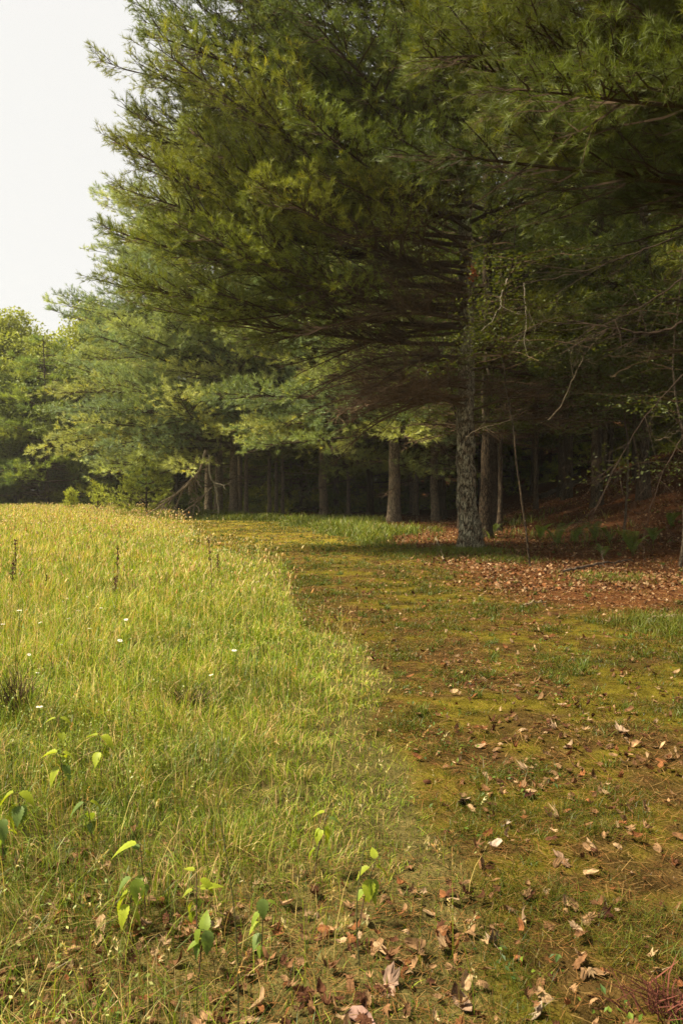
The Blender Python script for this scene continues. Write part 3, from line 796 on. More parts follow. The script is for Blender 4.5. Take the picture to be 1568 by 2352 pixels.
# ------------------------------------------------------------------ leaf litter
def outline(kind, rng):
    if kind == 0:    # lobed oak
        a = np.linspace(0, 2 * PI, 23)[:-1]
        r = .55 + .45 * np.abs(np.cos(a)); r *= 1 + .20 * np.cos(9 * a)
        q = np.stack([r * np.cos(a) * .9, r * np.sin(a) * .62], 1)
    elif kind == 1:  # pointed maple
        ang = np.radians([0, 18, 30, 42, 58, 75, 98, 130, 180, 230, 262, 285, 302, 318, 330, 342]); r = np.array([1, .55, .5, .85, .42, .40, .72, .35, .42, .35, .72, .40, .42, .85, .5, .55])
        q = np.stack([r * np.cos(ang), r * np.sin(ang)], 1)
    else:
        a = np.linspace(0, 2 * PI, 11)[:-1]; q = np.stack([np.cos(a) * (1 - .1 * np.cos(a)), np.sin(a) * .5 * (1 - .3 * np.cos(a))], 1)
    return q

def leaf_shape(q, size, curl, rng):
    """a thin curled leaf, fan from its centre"""
    q = np.concatenate([[[0, 0]], q * rng.uniform(.85, 1.15, (len(q), 1))]) * size / 2
    a, b = curl * rng.normal(1, .5), curl * rng.normal(.6, .6)
    z = (a * q[:, 1] ** 2 + b * q[:, 0] ** 2) / size * .9 + rng.normal(0, .03 * size, len(q)); z[0] -= .02 * size
    V = np.concatenate([q, z[:, None]], 1)
    n = len(q) - 1; i = np.arange(n); j = (i + 1) % n
    ring = V[1:] * .52 + rng.normal(0, .012 * size, (n, 3)); ring[:, 2] = V[1:, 2] * .30 + rng.normal(0, .022 * size, n)
    V = np.concatenate([V, ring])
    F = [np.stack([0 * i, 1 + n + i, 1 + n + j], 1), np.stack([1 + n + i, 1 + i, 1 + j, 1 + n + j], 1)]
    return V, F

def rotm(rng, tilt):
    t = rng.normal(0, tilt, 2); yw = rng.uniform(0, 2 * PI)
    cx, sx, cy, sy, cz, sz = math.cos(t[0]), math.sin(t[0]), math.cos(t[1]), math.sin(t[1]), math.cos(yw), math.sin(yw)
    Rx = np.array([[1, 0, 0], [0, cx, -sx], [0, sx, cx]]); Ry = np.array([[cy, 0, sy], [0, 1, 0], [-sy, 0, cy]]); Rz = np.array([[cz, -sz, 0], [sz, cz, 0], [0, 0, 1]])
    return Rx @ Ry @ Rz

LC = [[.21, .125, .06], [.30, .20, .105], [.145, .075, .034], [.07, .03, .015], [.32, .22, .13], [.16, .065, .024]]
def litter():
    rng = RNG(121); B = Buf()
    n = 34000
    x, y = scatter(rng, n, 1.7, 17, 1.3)
    m, p, b, f = zones(x, y)
    cl = sstep(fbm(x, y, .55, 91, 3), .5, .68)
    near = sstep(3.3 - y + .7 * (fbm(x, y, .6, 15, 3) - .5), 0, .6)
    pr = p * cl * .34 + f * (.55 + .4 * cl) + m * near * .6 + .14 * p
    keep = rng.random(n) < pr; x, y, f = x[keep], y[keep], f[keep]
    z = ground_z(x, y)
    cols = pal(rng, len(x), LC, [4, 2.0, 4, 3, .6, 2])
    shapes = [outline(k, rng) for k in (0, 1, 2)]
    for i in range(len(x)):
        kd = rng.choice(3, p=[.5, .25, .25])
        if y[i] > 8: kd = 2
        V, F = leaf_shape(shapes[kd], rng.uniform(.022, .072), rng.uniform(.4, 2.6) * rng.choice([-1, 1, 1]), rng)
        V = V @ rotm(rng, .42).T + (x[i], y[i], z[i] + .012 + rng.uniform(0, .02))
        B.add(V, F, cols[i] * rng.uniform(.6, 1.25, (len(V), 1)))
    # far litter as small leaf faces
    n = 60000
    x = rng.uniform(1.0, 24, n); y = 12 + 34 * rng.random(n) ** 1.3
    m, p, b, f = zones(x, y); keep = (rng.random(n) < f * (.25 + .75 * sstep(fbm(x, y, 1.2, 92, 3), .4, .6)) + p * .05) & (x < .55 * y + 2)
    x, y = x[keep], y[keep]; n = len(x)
    P = np.stack([x, y, ground_z(x, y) + .03], 1)
    nm = nrm(rng.normal(size=(n, 3)) + np.array([0, 0, 1.6])); d = nrm(np.cross(nm, rng.normal(size=(n, 3)))); s = np.cross(nm, d); sz = rng.uniform(.04, .085, (n, 1))
    V = np.stack([P - d * sz * .6, P + s * sz * .4, P + d * sz * .6, P - s * sz * .4], 1)
    B.add(V, np.arange(n * 4).reshape(-1, 4), np.repeat(pal(rng, n, LC, [3, 1.0, 4, 3, .2, 3]), 4, 0))
    link('leaf_litter', B.mesh('leaf_litter', M_LITTER), kind='stuff', label='brown fallen oak and maple leaves scattered over the wood floor and turf', cat='leaves')
    # fallen needles and straw
    B = Buf(); n = 210000
    x, y = scatter(rng, n, 1.7, 30, 1.35)
    m, p, b, f = zones(x, y); keep = rng.random(n) < p * (.15 + .6 * sstep(.6 - fbm(x, y, .9, 41, 4), 0, .2)) + f + 1.0 * m * sstep(3.6 - y, 0, 1); x, y = x[keep], y[keep]; n = len(x)
    a = rng.uniform(0, 2 * PI, n); L = rng.uniform(.012, .042, n)[:, None]
    d = np.stack([np.cos(a), np.sin(a), rng.normal(0, .16, n)], 1); s = np.stack([-np.sin(a), np.cos(a), 0 * a], 1) * (np.maximum(.0014, .00055 * y) / 2)[:, None]
    P = np.stack([x, y, ground_z(x, y) + rng.uniform(.004, .022, n)], 1)
    V = np.stack([P - d * L - s, P - d * L + s, P + d * L + s, P + d * L - s], 1)
    B.add(V, np.arange(n * 4).reshape(-1, 4), np.repeat(pal(rng, n, [[.17, .08, .025], [.23, .145, .05], [.08, .036, .012]], [3, 1.6, 3]), 4, 0))
    link('fallen_needles', B.mesh('fallen_needles', M_LITTER), kind='stuff', label='rust-brown fallen pine needles and straw bits lying on the turf', cat='needles')
litter()

# individual larger fallen leaves
def big_leaf(xd, yd, kind, size, col, label, seed, tilt=.5, curl=1.0):
    rng = RNG(seed); B = Buf()
    V, F = leaf_shape(outline(kind, rng), size * .85, curl, rng)
    # thickness, veins bent in
    V2 = V @ rotm(rng, tilt).T
    cc = np.array(col) * rng.uniform(.55, 1.2, (len(V2), 1)); B.add(V2, F, cc); B.add(V2 - [0, 0, .0007], [f[:, ::-1] for f in F], cc * .9)
    s0 = V2[1] * -.2; s1 = s0 * 0 - V2[1] * .9
    Vt, Ft = tubes(np.array([[V2[0], s0, s1 + [0, 0, .003]]]), np.array([[.001, .0012, .001]]), 4); B.add(Vt, Ft, np.array(col) * .7)
    x, y, z = at(xd, yd)
    B.C = [c_ * .6 for c_ in B.C]
    link('fallen_leaf', B.mesh('fallen_leaf', M_LITTER), loc=(x, y, z + .018), label=label, cat='leaf')
for a in [(1385, 2118, 1, .125, (.06, .022, .015), 'very dark maroon maple leaf curled upright in the mown turf', 1, .9, 1.6),
          (1200, 2135, 0, .11, (.46, .31, .18), 'large tan curled oak leaf lying in front of the dark maple leaf', 2, .6, 1.4),
          (1212, 1840, 1, .11, (.075, .028, .018), 'small dark maple leaf beside a pale leaf pile on the turf', 3, .8, 1.2),
          (1065, 1850, 0, .17, (.50, .36, .23), 'pale broad leaf flat on the turf near the tall grass', 4, .35, .5),
          (1160, 1905, 1, .10, (.58, .46, .34), 'whitish pointed leaf standing in the turf', 5, .9, 1.0),
          (1130, 1955, 2, .08, (.60, .46, .34), 'small whitish folded leaf on the turf below the pointed one', 6, .5, 1.5),
          (1515, 2250, 1, .075, (.50, .36, .22), 'tan star-shaped leaf near the reddish stubble', 7, .4, .8),
          (895, 2275, 0, .13, (.50, .33, .23), 'pinkish tan leaf standing on edge at the foot of the tall grass', 8, 1.0, 1.2),
          (1050, 2300, 2, .09, (.38, .25, .16), 'rolled brown leaf with a pale edge near the bottom edge', 9, .4, 2.2),
          (1130, 2180, 0, .10, (.48, .34, .22), 'ragged tan leaf beside the large curled oak leaf', 10, .5, 1.4),
          (1290, 1990, 0, .13, (.36, .23, .14), 'wide brown leaf patch lying flat in the mown turf', 11, .25, .6),
          (1240, 2340, 1, .12, (.55, .42, .28), 'cream-coloured torn leaf at the bottom edge', 12, .5, 1.1),
          (1430, 1690, 0, .15, (.40, .28, .18), 'curled tan leaf high on the mown strip', 13, .5, 1.2),
          (830, 2365, 2, .12, (.45, .28, .22), 'long pinkish leaf at the bottom edge below the tall grass', 14, .4, 1.0)]:
    big_leaf(*a)

# ------------------------------------------------------------------ bright leafy weeds
def serrate(L, Wd_, bend, fold, rng, n=15):
    """toothed pointed leaf along +X with thickness of a blade, two halves folded at the midrib"""
    t = np.linspace(0, 1, n)
    half = Wd_ / 2 * (np.sin(PI * t ** .62) ** .9) * (1 + .10 * (np.arange(n) % 2 * 2 - 1)); half[0] = half[-1] = .0006
    z = -bend * L * t ** 2
    mid = np.stack([L * t, 0 * t, z], 1)
    up = half * fold
    l = mid + np.stack([0 * t, half, up], 1); r = mid + np.stack([0 * t, -half, up], 1)
    V = np.concatenate([mid, l, r]); i = np.arange(n - 1)
    F = np.concatenate([np.stack([i, i + 1, n + i + 1, n + i], 1), np.stack([i + 1, i, 2 * n + i, 2 * n + i + 1], 1)])
    return V, F

WEEDG = [(.34, .40, .03), (.22, .30, .035), (.15, .22, .05)]
def weed(xd, yd, h, leaves, label, seed, D=None):
    rng = RNG(seed)
    x, y, z = at(xd, yd)
    o = link('leafy_weed', None, loc=(x, y, z), label=label, cat='weed', group='bright leafy weeds among the grass')
    lean = rng.normal(0, .03, 2)
    B = Buf(); P = spline([(0, 0, -.02), (lean[0] * .4, lean[1] * .4, h * .5), (lean[0], lean[1], h)], 8)
    V, F = tubes(P[None], np.linspace(.0028, .0012, 8)[None], 5); B.add(V, F, (.10, .06, .04))
    link('stem', B.mesh('stem', M_TWIG), o)
    leaves = list(leaves) + [(rng.uniform(.4, .85), rng.uniform(0, 6.28), rng.uniform(.04, .065), rng.uniform(.1, 1.1), int(rng.integers(3))) for _ in range(4)]
    for (t, az, L, droop, tone) in leaves:
        L = L * .8; V, F = serrate(L, L * .62, rng.uniform(.25, .6), rng.uniform(.1, .5), rng)
        el = -droop; ca, sa = math.cos(az), math.sin(az); ce, se = math.cos(el), math.sin(el)
        V = V @ np.array([[ce, 0, se], [0, 1, 0], [-se, 0, ce]]) @ np.array([[ca, sa, 0], [-sa, ca, 0], [0, 0, 1]])
        p0 = P[min(7, int(t * 7))]
        V = V + p0 + np.array([ca, sa, .25]) * .012
        Bl = Buf(); Bl.add(V, F, np.array(WEEDG[tone]) * rng.uniform(.8, 1.1) * np.concatenate([np.full((15, 1), .78), rng.uniform(.85, 1.1, (30, 1))]))
        Vs, Fs = tubes(np.array([[p0, p0 + np.array([ca, sa, .25]) * .013]]), np.array([[.001, .001]]), 4); Bl.add(Vs, Fs, (.12, .15, .04))
        link('leaf', Bl.mesh('leaf', M_LEAF, True), o)
R_ = math.radians
weed(822, 2135, .24, [(1, R_(100), .055, -.9, 0), (.95, R_(190), .075, .5, 0), (.95, R_(20), .075, .4, 0), (.85, R_(260), .09, 1.1, 0), (.8, R_(300), .085, 1.2, 1)], 'bright yellow-green weed alone at the edge of the tall grass', 201)
weed(720, 2020, .25, [(1, R_(170), .065, .2, 0), (.95, R_(10), .075, .2, 2), (.85, R_(330), .08, 1.2, 0), (.85, R_(220), .07, .9, 0)], 'leafy weed half hidden in the dense grass behind the lone one', 202)
weed(335, 2110, .26, [(1, R_(190), .11, .05, 0), (.95, R_(10), .05, .6, 0), (.9, R_(150), .06, -.5, 2)], 'weed with one broad glowing yellow-green leaf', 203)
weed(290, 2165, .20, [(1, R_(200), .085, .5, 2), (1, R_(300), .10, 1.0, 1), (.95, R_(350), .07, .7, 0), (.8, R_(180), .10, .8, 0), (.7, R_(240), .09, .7, 0)], 'dull green weed with drooping leaves under the glowing broad leaf', 204)
weed(452, 2165, .20, [(1, R_(150), .055, -.2, 0), (.95, R_(350), .085, .45, 0), (.8, R_(20), .10, -.2, 0), (.75, R_(200), .05, .2, 0)], 'weed with small spreading leaves over the leaf litter', 205)
weed(455, 2260, .16, [(1, R_(210), .085, 1.1, 1), (1, R_(300), .085, 1.0, 2), (.9, R_(90), .075, -1.1, 1)], 'low dark green weed with folded leaves on the leaf litter', 206)
weed(600, 2200, .22, [(1, R_(260), .08, 1.2, 2), (.9, R_(20), .06, .3, 1)], 'grey-green narrow weed between the litter patches', 207)
weed(150, 1850, .26, [(1, R_(180), .10, .1, 0), (1, R_(20), .09, .2, 0), (.85, R_(230), .11, .6, 0), (.85, R_(330), .09, .5, 2), (.9, R_(90), .08, 0, 0)], 'wide clump of glowing leaves low among the grass', 208)
weed(235, 1835, .30, [(1, R_(160), .08, .0, 0), (1, R_(340), .11, .3, 0), (.8, R_(260), .09, .7, 0), (.85, R_(30), .08, .5, 0)], 'tall leafy weed next to the wide glowing clump', 209)
weed(60, 1940, .22, [(1, R_(190), .12, .4, 0), (1, R_(350), .11, .3, 0), (.85, R_(280), .10, .7, 2), (.8, R_(220), .09, .8, 0)], 'large-leaved weed near the bottom of the wide clump', 210)
weed(150, 1775, .28, [(1, R_(190), .08, .2, 0), (1, R_(10), .10, .2, 0), (.85, R_(300), .08, .7, 0)], 'smaller yellow-green weed behind the wide clump', 211)
weed(215, 1960, .22, [(1, R_(200), .10, .5, 2), (1, R_(20), .09, .4, 0), (.8, R_(100), .08, .5, 1)], 'grey-green weed with cupped leaves in front of the wide clump', 212)
weed(8, 2010, .22, [(1, R_(20), .10, .8, 0), (1, R_(300), .10, .7, 2), (.8, R_(60), .08, .2, 0)], 'weed cut by the picture edge below the large-leaved one', 213)

# daisies
def daisy():
    o = link('daisy', None, loc=(0, 0, 0), cat='flower')
    B = Buf(); P = np.array([[[0, 0, 0], [.01, .005, .22], [.015, 0, .44]]]); V, F = tubes(P, np.array([[.0016, .0014, .0012]]) * 2, 4); B.add(V, F, (.15, .19, .05)); link('stem', B.mesh('stem', M_GRASS), o)
    B = Buf()
    for k in range(14):
        a = k * 2 * PI / 14; ca, sa = math.cos(a), math.sin(a); w = .0035
        V = np.array([[.006, -w * .5, 0], [.006, w * .5, 0], [.020, w, -.001], [.027, 0, -.004], [.020, -w, -.001]])
        V = V @ np.array([[ca, sa, 0], [-sa, ca, 0], [0, 0, 1]]) + (.015, 0, .44)
        B.add(V, [np.array([[0, 1, 2, 4]]), np.array([[4, 2, 3]])], (.80, .77, .68))
    link('petals', B.mesh('petals', M_FLOWER), o)
    B = Buf(); t = np.array([0, .6, 1]) * PI / 2; P = np.stack([0 * t + .015, 0 * t, .441 + .005 * np.sin(t)], 1); V, F = tubes(P[None], (.008 * np.cos(t) + .0003)[None], 8); B.add(V, F, (.45, .30, .03)); link('flower_disc', B.mesh('flower_disc', M_FLOWER), o)
    return o
d0 = daisy(); gdz = 'white daisies scattered in the meadow'
dz = [(42, 1425), (60, 1480), (5, 1440), (82, 1455), (98, 1372), (110, 1332), (160, 1385), (185, 1400), (70, 1545), (205, 1442), (225, 1455), (135, 1465), (28, 1340), (20, 1400), (145, 1350), (262, 1475), (300, 1405), (510, 1560), (535, 1505), (88, 1330), (175, 1330), (50, 1375), (230, 1372), (120, 1410)]
rng = RNG(9)
for i, (a, b) in enumerate(dz):
    x, y, z = at(a, b + 95 - (b - 1330) * .05)
    kw = dict(label='small white daisy high in the sunlit meadow grass', group=gdz)
    if i == 0:
        d0.location = (x, y, z); d0['label'] = kw['label']; d0['group'] = gdz
    else:
        dd_ = copy_tree(d0, (x, y, z), rng.uniform(0, 6), rng.uniform(.5, .85), **kw); dd_.rotation_euler = (rng.normal(0, .25), rng.normal(.1, .25), rng.uniform(0, 6))
x, y, z = at(88, 1770)
copy_tree(d0, (x, y, z), 1, .75, 'single daisy with a dark eye low at the meadow side, apart from the others', 'white daisies scattered in the meadow')

# dark dock seed stalks
def dock(seed, label, xd, yd, h, lean, D=None):
    rng = RNG(seed); x, y, z = at(xd, yd)
    o = link('dock_stalk', None, loc=(x, y, z), label=label, cat='weed stalk')
    lean = lean + rng.normal(0, .07); h = h * .85; P = spline([(0, 0, 0), (lean * .3, .03, h * .5), (lean, -.02, h)], 12)
    B = Buf(); V, F = tubes(P[None], np.linspace(.005, .003, 12)[None] * max(1, y / 9), 5); B.add(V, F, (.09, .06, .03)); link('stem', B.mesh('stem', M_TWIG), o)
    B = Buf()
    for k in range(55):
        t = .6 + .4 * rng.choice(9) / 9 + rng.normal(0, .012); t = min(t, 1); q = P[min(11, int(t * 11.9))] + rng.normal(0, .010 + .012 * (1 - t), 3)
        V, F = tubes(np.array([[q - [0, 0, .010], q, q + [0, 0, .010]]]), np.array([[.002, .007, .002]]), 4); B.add(V, F, np.array([.10, .055, .03]) * rng.uniform(.6, 1.4))
    link('seed_cluster', B.mesh('seed_cluster', M_TWIG), o)
dock(1, 'dark seed stalk standing tallest near the meadow side', 34, 1372, .95, 0)
dock(2, 'short dark stalk just below the tallest one', 22, 1400, .72, .05)
dock(3, 'dark bent stalk in the middle of the meadow', 268, 1370, .85, -.12)
dock(4, 'dark seed stalk at the edge where tall grass meets the mown strip', 486, 1370, .98, 0)
dock(5, 'small dark stalk beside the one at the meadow edge', 500, 1350, .6, .06)
dock(6, 'short dark stalk below the bent one', 262, 1415, .55, -.05)
dock(7, 'small dark stalk low between the daisies', 110, 1400, .5, 0)
# bare thin upright stems
for sd_, xd, yd, h, lb in [(1, 507, 1640, .48, 'single thin dark stem rising from the middle of the tall grass'), (2, 40, 1600, .55, 'thin dark stem above the dried weed clump'), (3, 548, 2352, .62, 'long dark green stem leaning from the litter at the bottom edge'), (4, 826, 2240, .42, 'slender stem leaning between the lone bright weed and the litter')]:
    x, y, z = at(xd, yd); B = Buf(); P = spline([(0, 0, 0), (-.01, 0, h * .5), (-.06 if sd_ == 3 else .02, 0.02, h)], 8)
    V, F = tubes(P[None], np.linspace(.003, .0015, 8)[None], 5); B.add(V, F, (.09, .085, .03))
    link('grass_stem', B.mesh('grass_stem', M_TWIG), loc=(x, y, z), label=lb, cat='stem')

# dried dark weed clump, brown thistle head
def clump(seed, xd, yd, h, k, label, cols, rad=.05):
    rng = RNG(seed); x, y, z = at(xd, yd); B = Buf()
    bx = rng.normal(0, rad, k); by = rng.normal(0, rad, k)
    P = np.stack([np.stack([bx, by, 0 * bx], 1), np.stack([bx * 1.4 + rng.normal(0, .02, k), by * 1.4, np.full(k, h * .5)], 1), np.stack([bx * 2 + rng.normal(0, .05, k), by * 2, h * rng.uniform(.6, 1.1, k)], 1)], 1)
    V, F = tubes(P, np.array([[.003, .0025, .001]]) * np.ones((k, 1)), 3); B.add(V, F, np.repeat(pal(rng, k, cols, [1] * len(cols)), 9, 0))
    link('dry_clump', B.mesh('dry_clump', M_TWIG), loc=(x, y, z), label=label, cat='dead weeds')
clump(1, 38, 1660, .34, 90, 'dark dried weed clump standing in the meadow near the lone daisy', [(.05, .03, .02), (.08, .07, .03), (.14, .09, .05)])
clump(2, 440, 1640, .18, 70, 'short dark dead tuft low in the middle of the meadow', [(.05, .035, .02), (.08, .06, .03)], .04)
clump(3, 1530, 2335, .09, 60, 'reddish dead stubble of a cut weed near the bottom corner', [(.13, .045, .03), (.09, .03, .02)], .035)

# ------------------------------------------------------------------ ferns
def fern(seed, xd, yd, size, label, n=6):
    rng = RNG(seed); x, y, z = at(xd, yd)
    o = link('fern', None, loc=(x, y, z), label=label, cat='fern', group='ferns in the shade of the wood')
    for i in range(n):
        az = rng.uniform(0, 2 * PI); L = size * rng.uniform(.7, 1.15); B = Buf()
        d = np.array([math.cos(az), math.sin(az), 0])
        P = spline([(0, 0, 0), d * L * .18 + [0, 0, L * .5], d * L * .55 + [0, 0, L * .8], d * L * .9 + [0, 0, L * .72]], 24)
        V, F = tubes(P[None], np.linspace(.006, .002, 24)[None], 3); B.add(V, F, (.10, .12, .03))
        sdv = np.array([-d[1], d[0], 0])
        for k in range(4, 23):
            t = k / 23; l = .15 * L * math.sin(PI * min(1, t * .92 + .12)) ** .8 + .01
            for s in (-1, 1):
                tip = P[k] + sdv * s * l + (P[k] - P[k - 1]) * 1.2 + [0, 0, -.12 * l]
                wv = nrm(P[k] - P[k - 1]) * l * .11
                V = np.array([P[k] - wv, P[k] + wv, (P[k] + tip) / 2 + wv * 1.2, tip, (P[k] + tip) / 2 - wv]); 
                B.add(V, [np.array([[0, 1, 2, 4]]), np.array([[4, 2, 3]])], np.array([.12, .18, .03]) * rng.uniform(.7, 1.2))
        link('frond', B.mesh('frond', M_LEAF), o)
for i, (a, b, s, lb) in enumerate([(1240, 1243, .75, 'first fern next to the leaning sapling'), (1278, 1258, .9, 'dense fern second from the leaning sapling'),
        (1318, 1252, .7, 'narrow fern in the middle of the fern row'), (1368, 1246, .8, 'upright fern past the middle of the fern row'),
        (1400, 1248, .55, 'low spreading fern between two upright ones'), (1452, 1280, .85, 'tallest bright fern at the far end of the row'),
        (1385, 1285, .4, 'small fern in the litter in front of the row'), (1500, 1250, .6, 'dim fern behind the drooping twigs'), (1135, 1228, .5, 'fern at the foot of the thin brown trunk'), (1540, 1215, .7, 'dim fern higher on the slope')]):
    fern(300 + i, a, b, s * .85, lb)

# ------------------------------------------------------------------ dead wood
def stick(name, pts, r0, r1, col, label, cat, side=0, seed=0, k=7, loc=None, bare=.35, sdn=(0, 0, 0)):
    rng = RNG(seed); pts = np.array(pts, float); o0 = pts[0].copy(); pts = pts - o0
    P = spline(pts, 22, .008 + r0 * .15, rng); B = Buf()
    V, F = tubes(P[None], np.linspace(r0, r1, 22)[None], k); B.add(V, F, col)
    for i in range(side):
        j = rng.integers(4, 20); d = nrm(rng.normal(size=3) * .7 + nrm(P[j] - P[j - 1]) + np.array(sdn)); l = bare * rng.uniform(.4, 1.3)
        Q = spline([P[j], P[j] + d * l * .5 + rng.normal(0, .03, 3), P[j] + d * l + rng.normal(0, .06, 3)], 8)
        V, F = tubes(Q[None], np.linspace(max(r1, r0 * .35), r1 * .5, 8)[None], 4); B.add(V, F, np.array(col) * .9)
        for q in range(3):
            jj = rng.integers(2, 7); d2 = nrm(d + rng.normal(size=3) * .8 + np.array(sdn)); Q2 = np.array([Q[jj], Q[jj] + d2 * l * .4])
            V, F = tubes(Q2[None], np.array([[r1 * .6, r1 * .3]]), 3); B.add(V, F, np.array(col) * .9)
    link(name, B.mesh(name, M_TWIG), loc=o0, label=label, cat=cat)

W1 = (.19, .145, .095)
D = 41.5
A = at_depth
stick('broken_branch', [A(472, 1035, D), A(455, 1085, D - .3), A(405, 1135, D - .8), A(366, 1163, D - 1)], .085, .04, W1, 'thick broken branch leaning from the pine down to the field edge', 'branch', 16, 1, bare=1.1, sdn=(0, 0, -.9))
stick('broken_branch', [A(481, 1045, D + .3), A(482, 1090, D), A(495, 1120, D), A(503, 1178, D)], .06, .04, (.26, .22, .15), 'pale crooked branch hanging down beside the stout dark trunk', 'branch', 8, 2, bare=.8, sdn=(0, 0, -.5))
stick('broken_branch', [A(487, 1118, D), A(450, 1155, D - .5), A(412, 1182, D - .8)], .05, .03, W1, 'thinner broken branch crossing under the thick leaning one', 'branch', 10, 3, bare=.8, sdn=(0, 0, -.6))
stick('broken_branch', [A(368, 1163, D - 1), A(400, 1176, D - 1), A(440, 1185, D - .6)], .03, .02, W1, 'low thin branch end lying across the grass tips', 'branch', 5, 4, bare=.5)
x1, y1, z1 = at(1290, 1318); x2, y2, z2 = at(1440, 1293)
stick('fallen_stick', [(x1, y1, z1 + .03), ((x1 + x2) / 2, (y1 + y2) / 2, (z1 + z2) / 2 + .08), (x2, y2, z2 + .04)], .035, .012, (.07, .05, .035), 'dark curved stick lying on the brown litter in front of the ferns', 'stick', 4, 5, bare=.3)
x1, y1, z1 = at(1425, 1146); x2, y2, z2 = at(1495, 1118)
x1, y1, z1 = at(1238, 1148); x2, y2, z2 = at(1345, 1105)
stick('fallen_log', [(x1, y1, z1 + .1), ((x1 + x2) / 2, (y1 + y2) / 2, (z1 + z2) / 2 + .15), (x2, y2, z2 + .15)], .16, .09, (.06, .045, .03), 'dark fallen log lying up the shaded slope', 'log', 5, 6, bare=.6)
for i, (a, b, c_, d_, lb) in enumerate([(500, 1192, 560, 1186, 'short pale stick lying on the grass bank by the trunks'), (645, 1180, 690, 1177, 'pale stick end in the bank grass behind the thin trunks'),
        (1485, 1432, 1568, 1428, 'pale broken stick at the litter edge beside the green tuft'), (1200, 1400, 1255, 1392, 'thin pale twig lying on the mown strip near the litter'),
        (1000, 1240, 1020, 1290, 'small twig by the foot of the large trunk')]):
    x1, y1, z1 = at(a, b); x2, y2, z2 = at(c_, d_)
    stick('fallen_stick', [(x1, y1, z1 + .05), ((x1 + x2) / 2, (y1 + y2) / 2, (z1 + z2) / 2 + .07), (x2, y2, z2 + .05)], .0012 * y1, .0006 * y1, (.21, .155, .09), lb, 'stick', 1, 20 + i, bare=.2)
for i, (pp, r, lb) in enumerate([([(1165, 640), (1150, 680), (1148, 705), (1125, 740), (1105, 760)], .010, 'pale crooked dead twig hanging in the dark beside the large trunk'),
        ([(1203, 650), (1205, 700), (1208, 750), (1204, 790), (1218, 830)], .007, 'straight pale hanging twig next to the crooked one'),
        ([(1068, 1005), (1100, 985), (1150, 972), (1180, 962)], .006, 'thin pale branch crossing the dark beside the trunk at middle height'),
        ([(1505, 1012), (1535, 1003), (1568, 980)], .012, 'bright pale twig sticking in from the picture side'),
        ([(1258, 965), (1290, 930), (1320, 860), (1345, 810)], .016, 'pale forked dead branch in the shaded leaves')]):
    P = [A(a, b, 15.5 - .2 * j) for j, (a, b) in enumerate(pp)]
    stick('dead_twig', P, r, r * .4, (.12, .095, .06) if i > 1 else (.20, .17, .125), lb, 'twig', 4, 40 + i, bare=.5)
# long bare limbs drooping at the side of the wood
for i, (pp, r, lb) in enumerate([([(1568, 640), (1480, 700), (1380, 745), (1260, 760)], .03, 'long bare pale-edged limb reaching in from the side'),
        ([(1568, 740), (1500, 765), (1400, 752), (1300, 735)], .05, 'thick black limb across the dark wood'),
        ([(1568, 860), (1480, 960), (1400, 1100), (1350, 1220)], .02, 'long drooping bare twig reaching down to the ferns'),
        ([(1568, 1000), (1520, 1090), (1490, 1180), (1470, 1260)], .018, 'shorter drooping bare twig beside the long one'),
        ([(1568, 540), (1460, 580), (1340, 625), (1200, 650)], .03, 'bare limb above the pale-edged one')]):
    P = [A(a, b, 13.5 + .15 * j) for j, (a, b) in enumerate(pp)]
    stick('dead_limb', P, r * .5, r * .15, (.045, .03, .02), lb, 'limb', 16, 60 + i, bare=1.0, sdn=(0, 0, -.4))
# rust leaf tuft hanging on the pine
B = Buf(); rng = RNG(77)
leaf_cards(B, rng.normal(0, .05, (60, 3)) * [1, 1, 1.5], .08, np.array([.22, .07, .025]), rng, .2)
link('dead_leaf_tuft', B.mesh('dead_leaf_tuft', M_LITTER), loc=A(1088, 627, 16.5), label='rust-orange tuft of dead leaves caught on a bough before the trunk', cat='leaves')

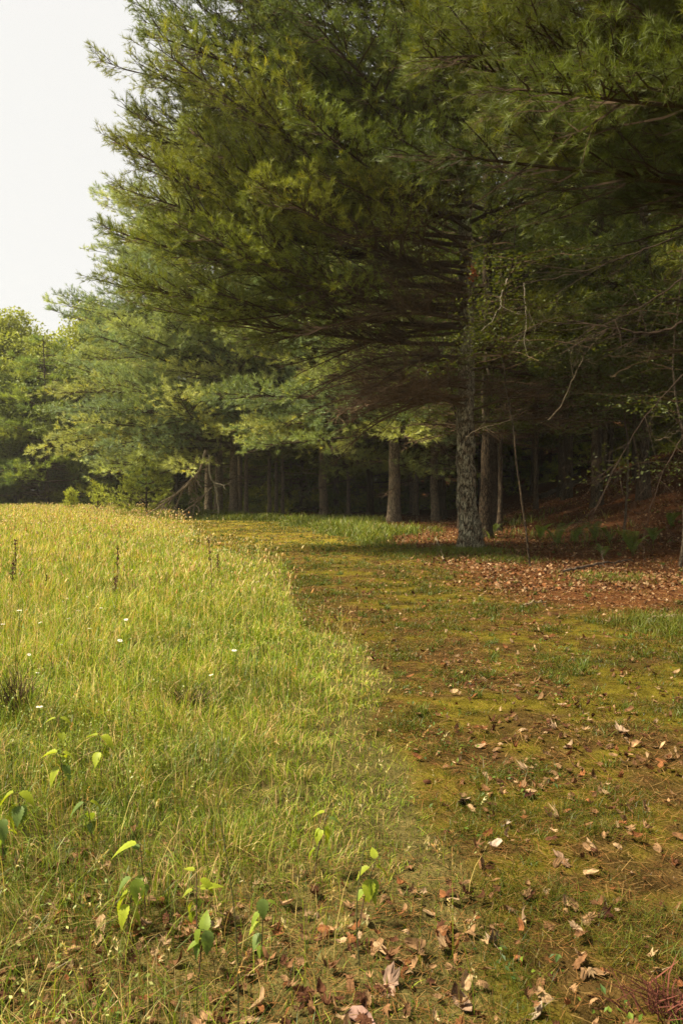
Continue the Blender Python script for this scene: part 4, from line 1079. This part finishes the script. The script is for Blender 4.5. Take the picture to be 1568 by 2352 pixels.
# ------------------------------------------------------------------ young pines at the field edge
def young_pine(seed, x, y, H, R, label, tone):
    rng = RNG(seed); Wd, Nd = Buf(), Buf()
    T = trunk_buf(H * .95, .03 + .012 * H, rng, 8, 12, (0, 0), .2)
    z = .12 * H
    while z < H * .97:
        f = z / H
        for q in range(6 if H > 2.5 else 5):
            bough(Wd, Nd, rng, z, rng.uniform(0, 2 * PI), (R * (1 - f) ** .7 + .12) * rng.uniform(.6, 1.2), .2 if H > 2.5 else .7, .7 if H > 2.5 else 1.35, fol=.15, sp=.3, spt=.16, nn=12, nl=.13 if H > 2.5 else .10, nw=.022, twigs=False, r0=.015, wmax=.8 if H > 2.5 else .3, tone=np.array(tone) * rng.uniform(.85, 1.2))
        z += .13 * H + .03
    o = assemble('young_pine', T, Wd, Nd, gp(x, y), 0, label, 'pine sapling')
young_pine(81, -10.4, 42.5, 3.5, 2.3, 'bushy bright young pine at the wood corner before the broken branch', (.30, .34, .06))
young_pine(82, -15.3, 50, 1.9, .75, 'small bright yellow-green pine standing in the far meadow', (.38, .42, .06))
young_pine(83, -16.6, 49, 1.4, .45, 'smallest pine seedling beside the small bright one', (.36, .40, .06))
young_pine(84, -8.3, 43.8, .9, .7, 'low green shrub-like pine under the broken branch', (.12, .16, .035))

# ------------------------------------------------------------------ summer air
if HAZE:
    B = Buf()
    V = np.array([[a, b, c_] for c_ in (-2.5, 27) for b in (-14, 105) for a in (-75, 80)], float)
    B.add(V, np.array([[0, 2, 3, 1], [4, 5, 7, 6], [0, 1, 5, 4], [2, 6, 7, 3], [0, 4, 6, 2], [1, 3, 7, 5]]), (1, 1, 1))
    m, N, L = new_mat('summer_haze')
    pv = N.new('ShaderNodeVolumePrincipled'); pv.inputs['Color'].default_value = (1, .97, .88, 1); pv.inputs['Density'].default_value = HAZE; pv.inputs['Anisotropy'].default_value = .2
    out = N.new('ShaderNodeOutputMaterial'); L.new(pv.outputs[0], out.inputs['Volume'])
    link('haze', B.mesh('haze', m), kind='stuff', label='thin pale summer haze over the field and the wood', cat='haze')
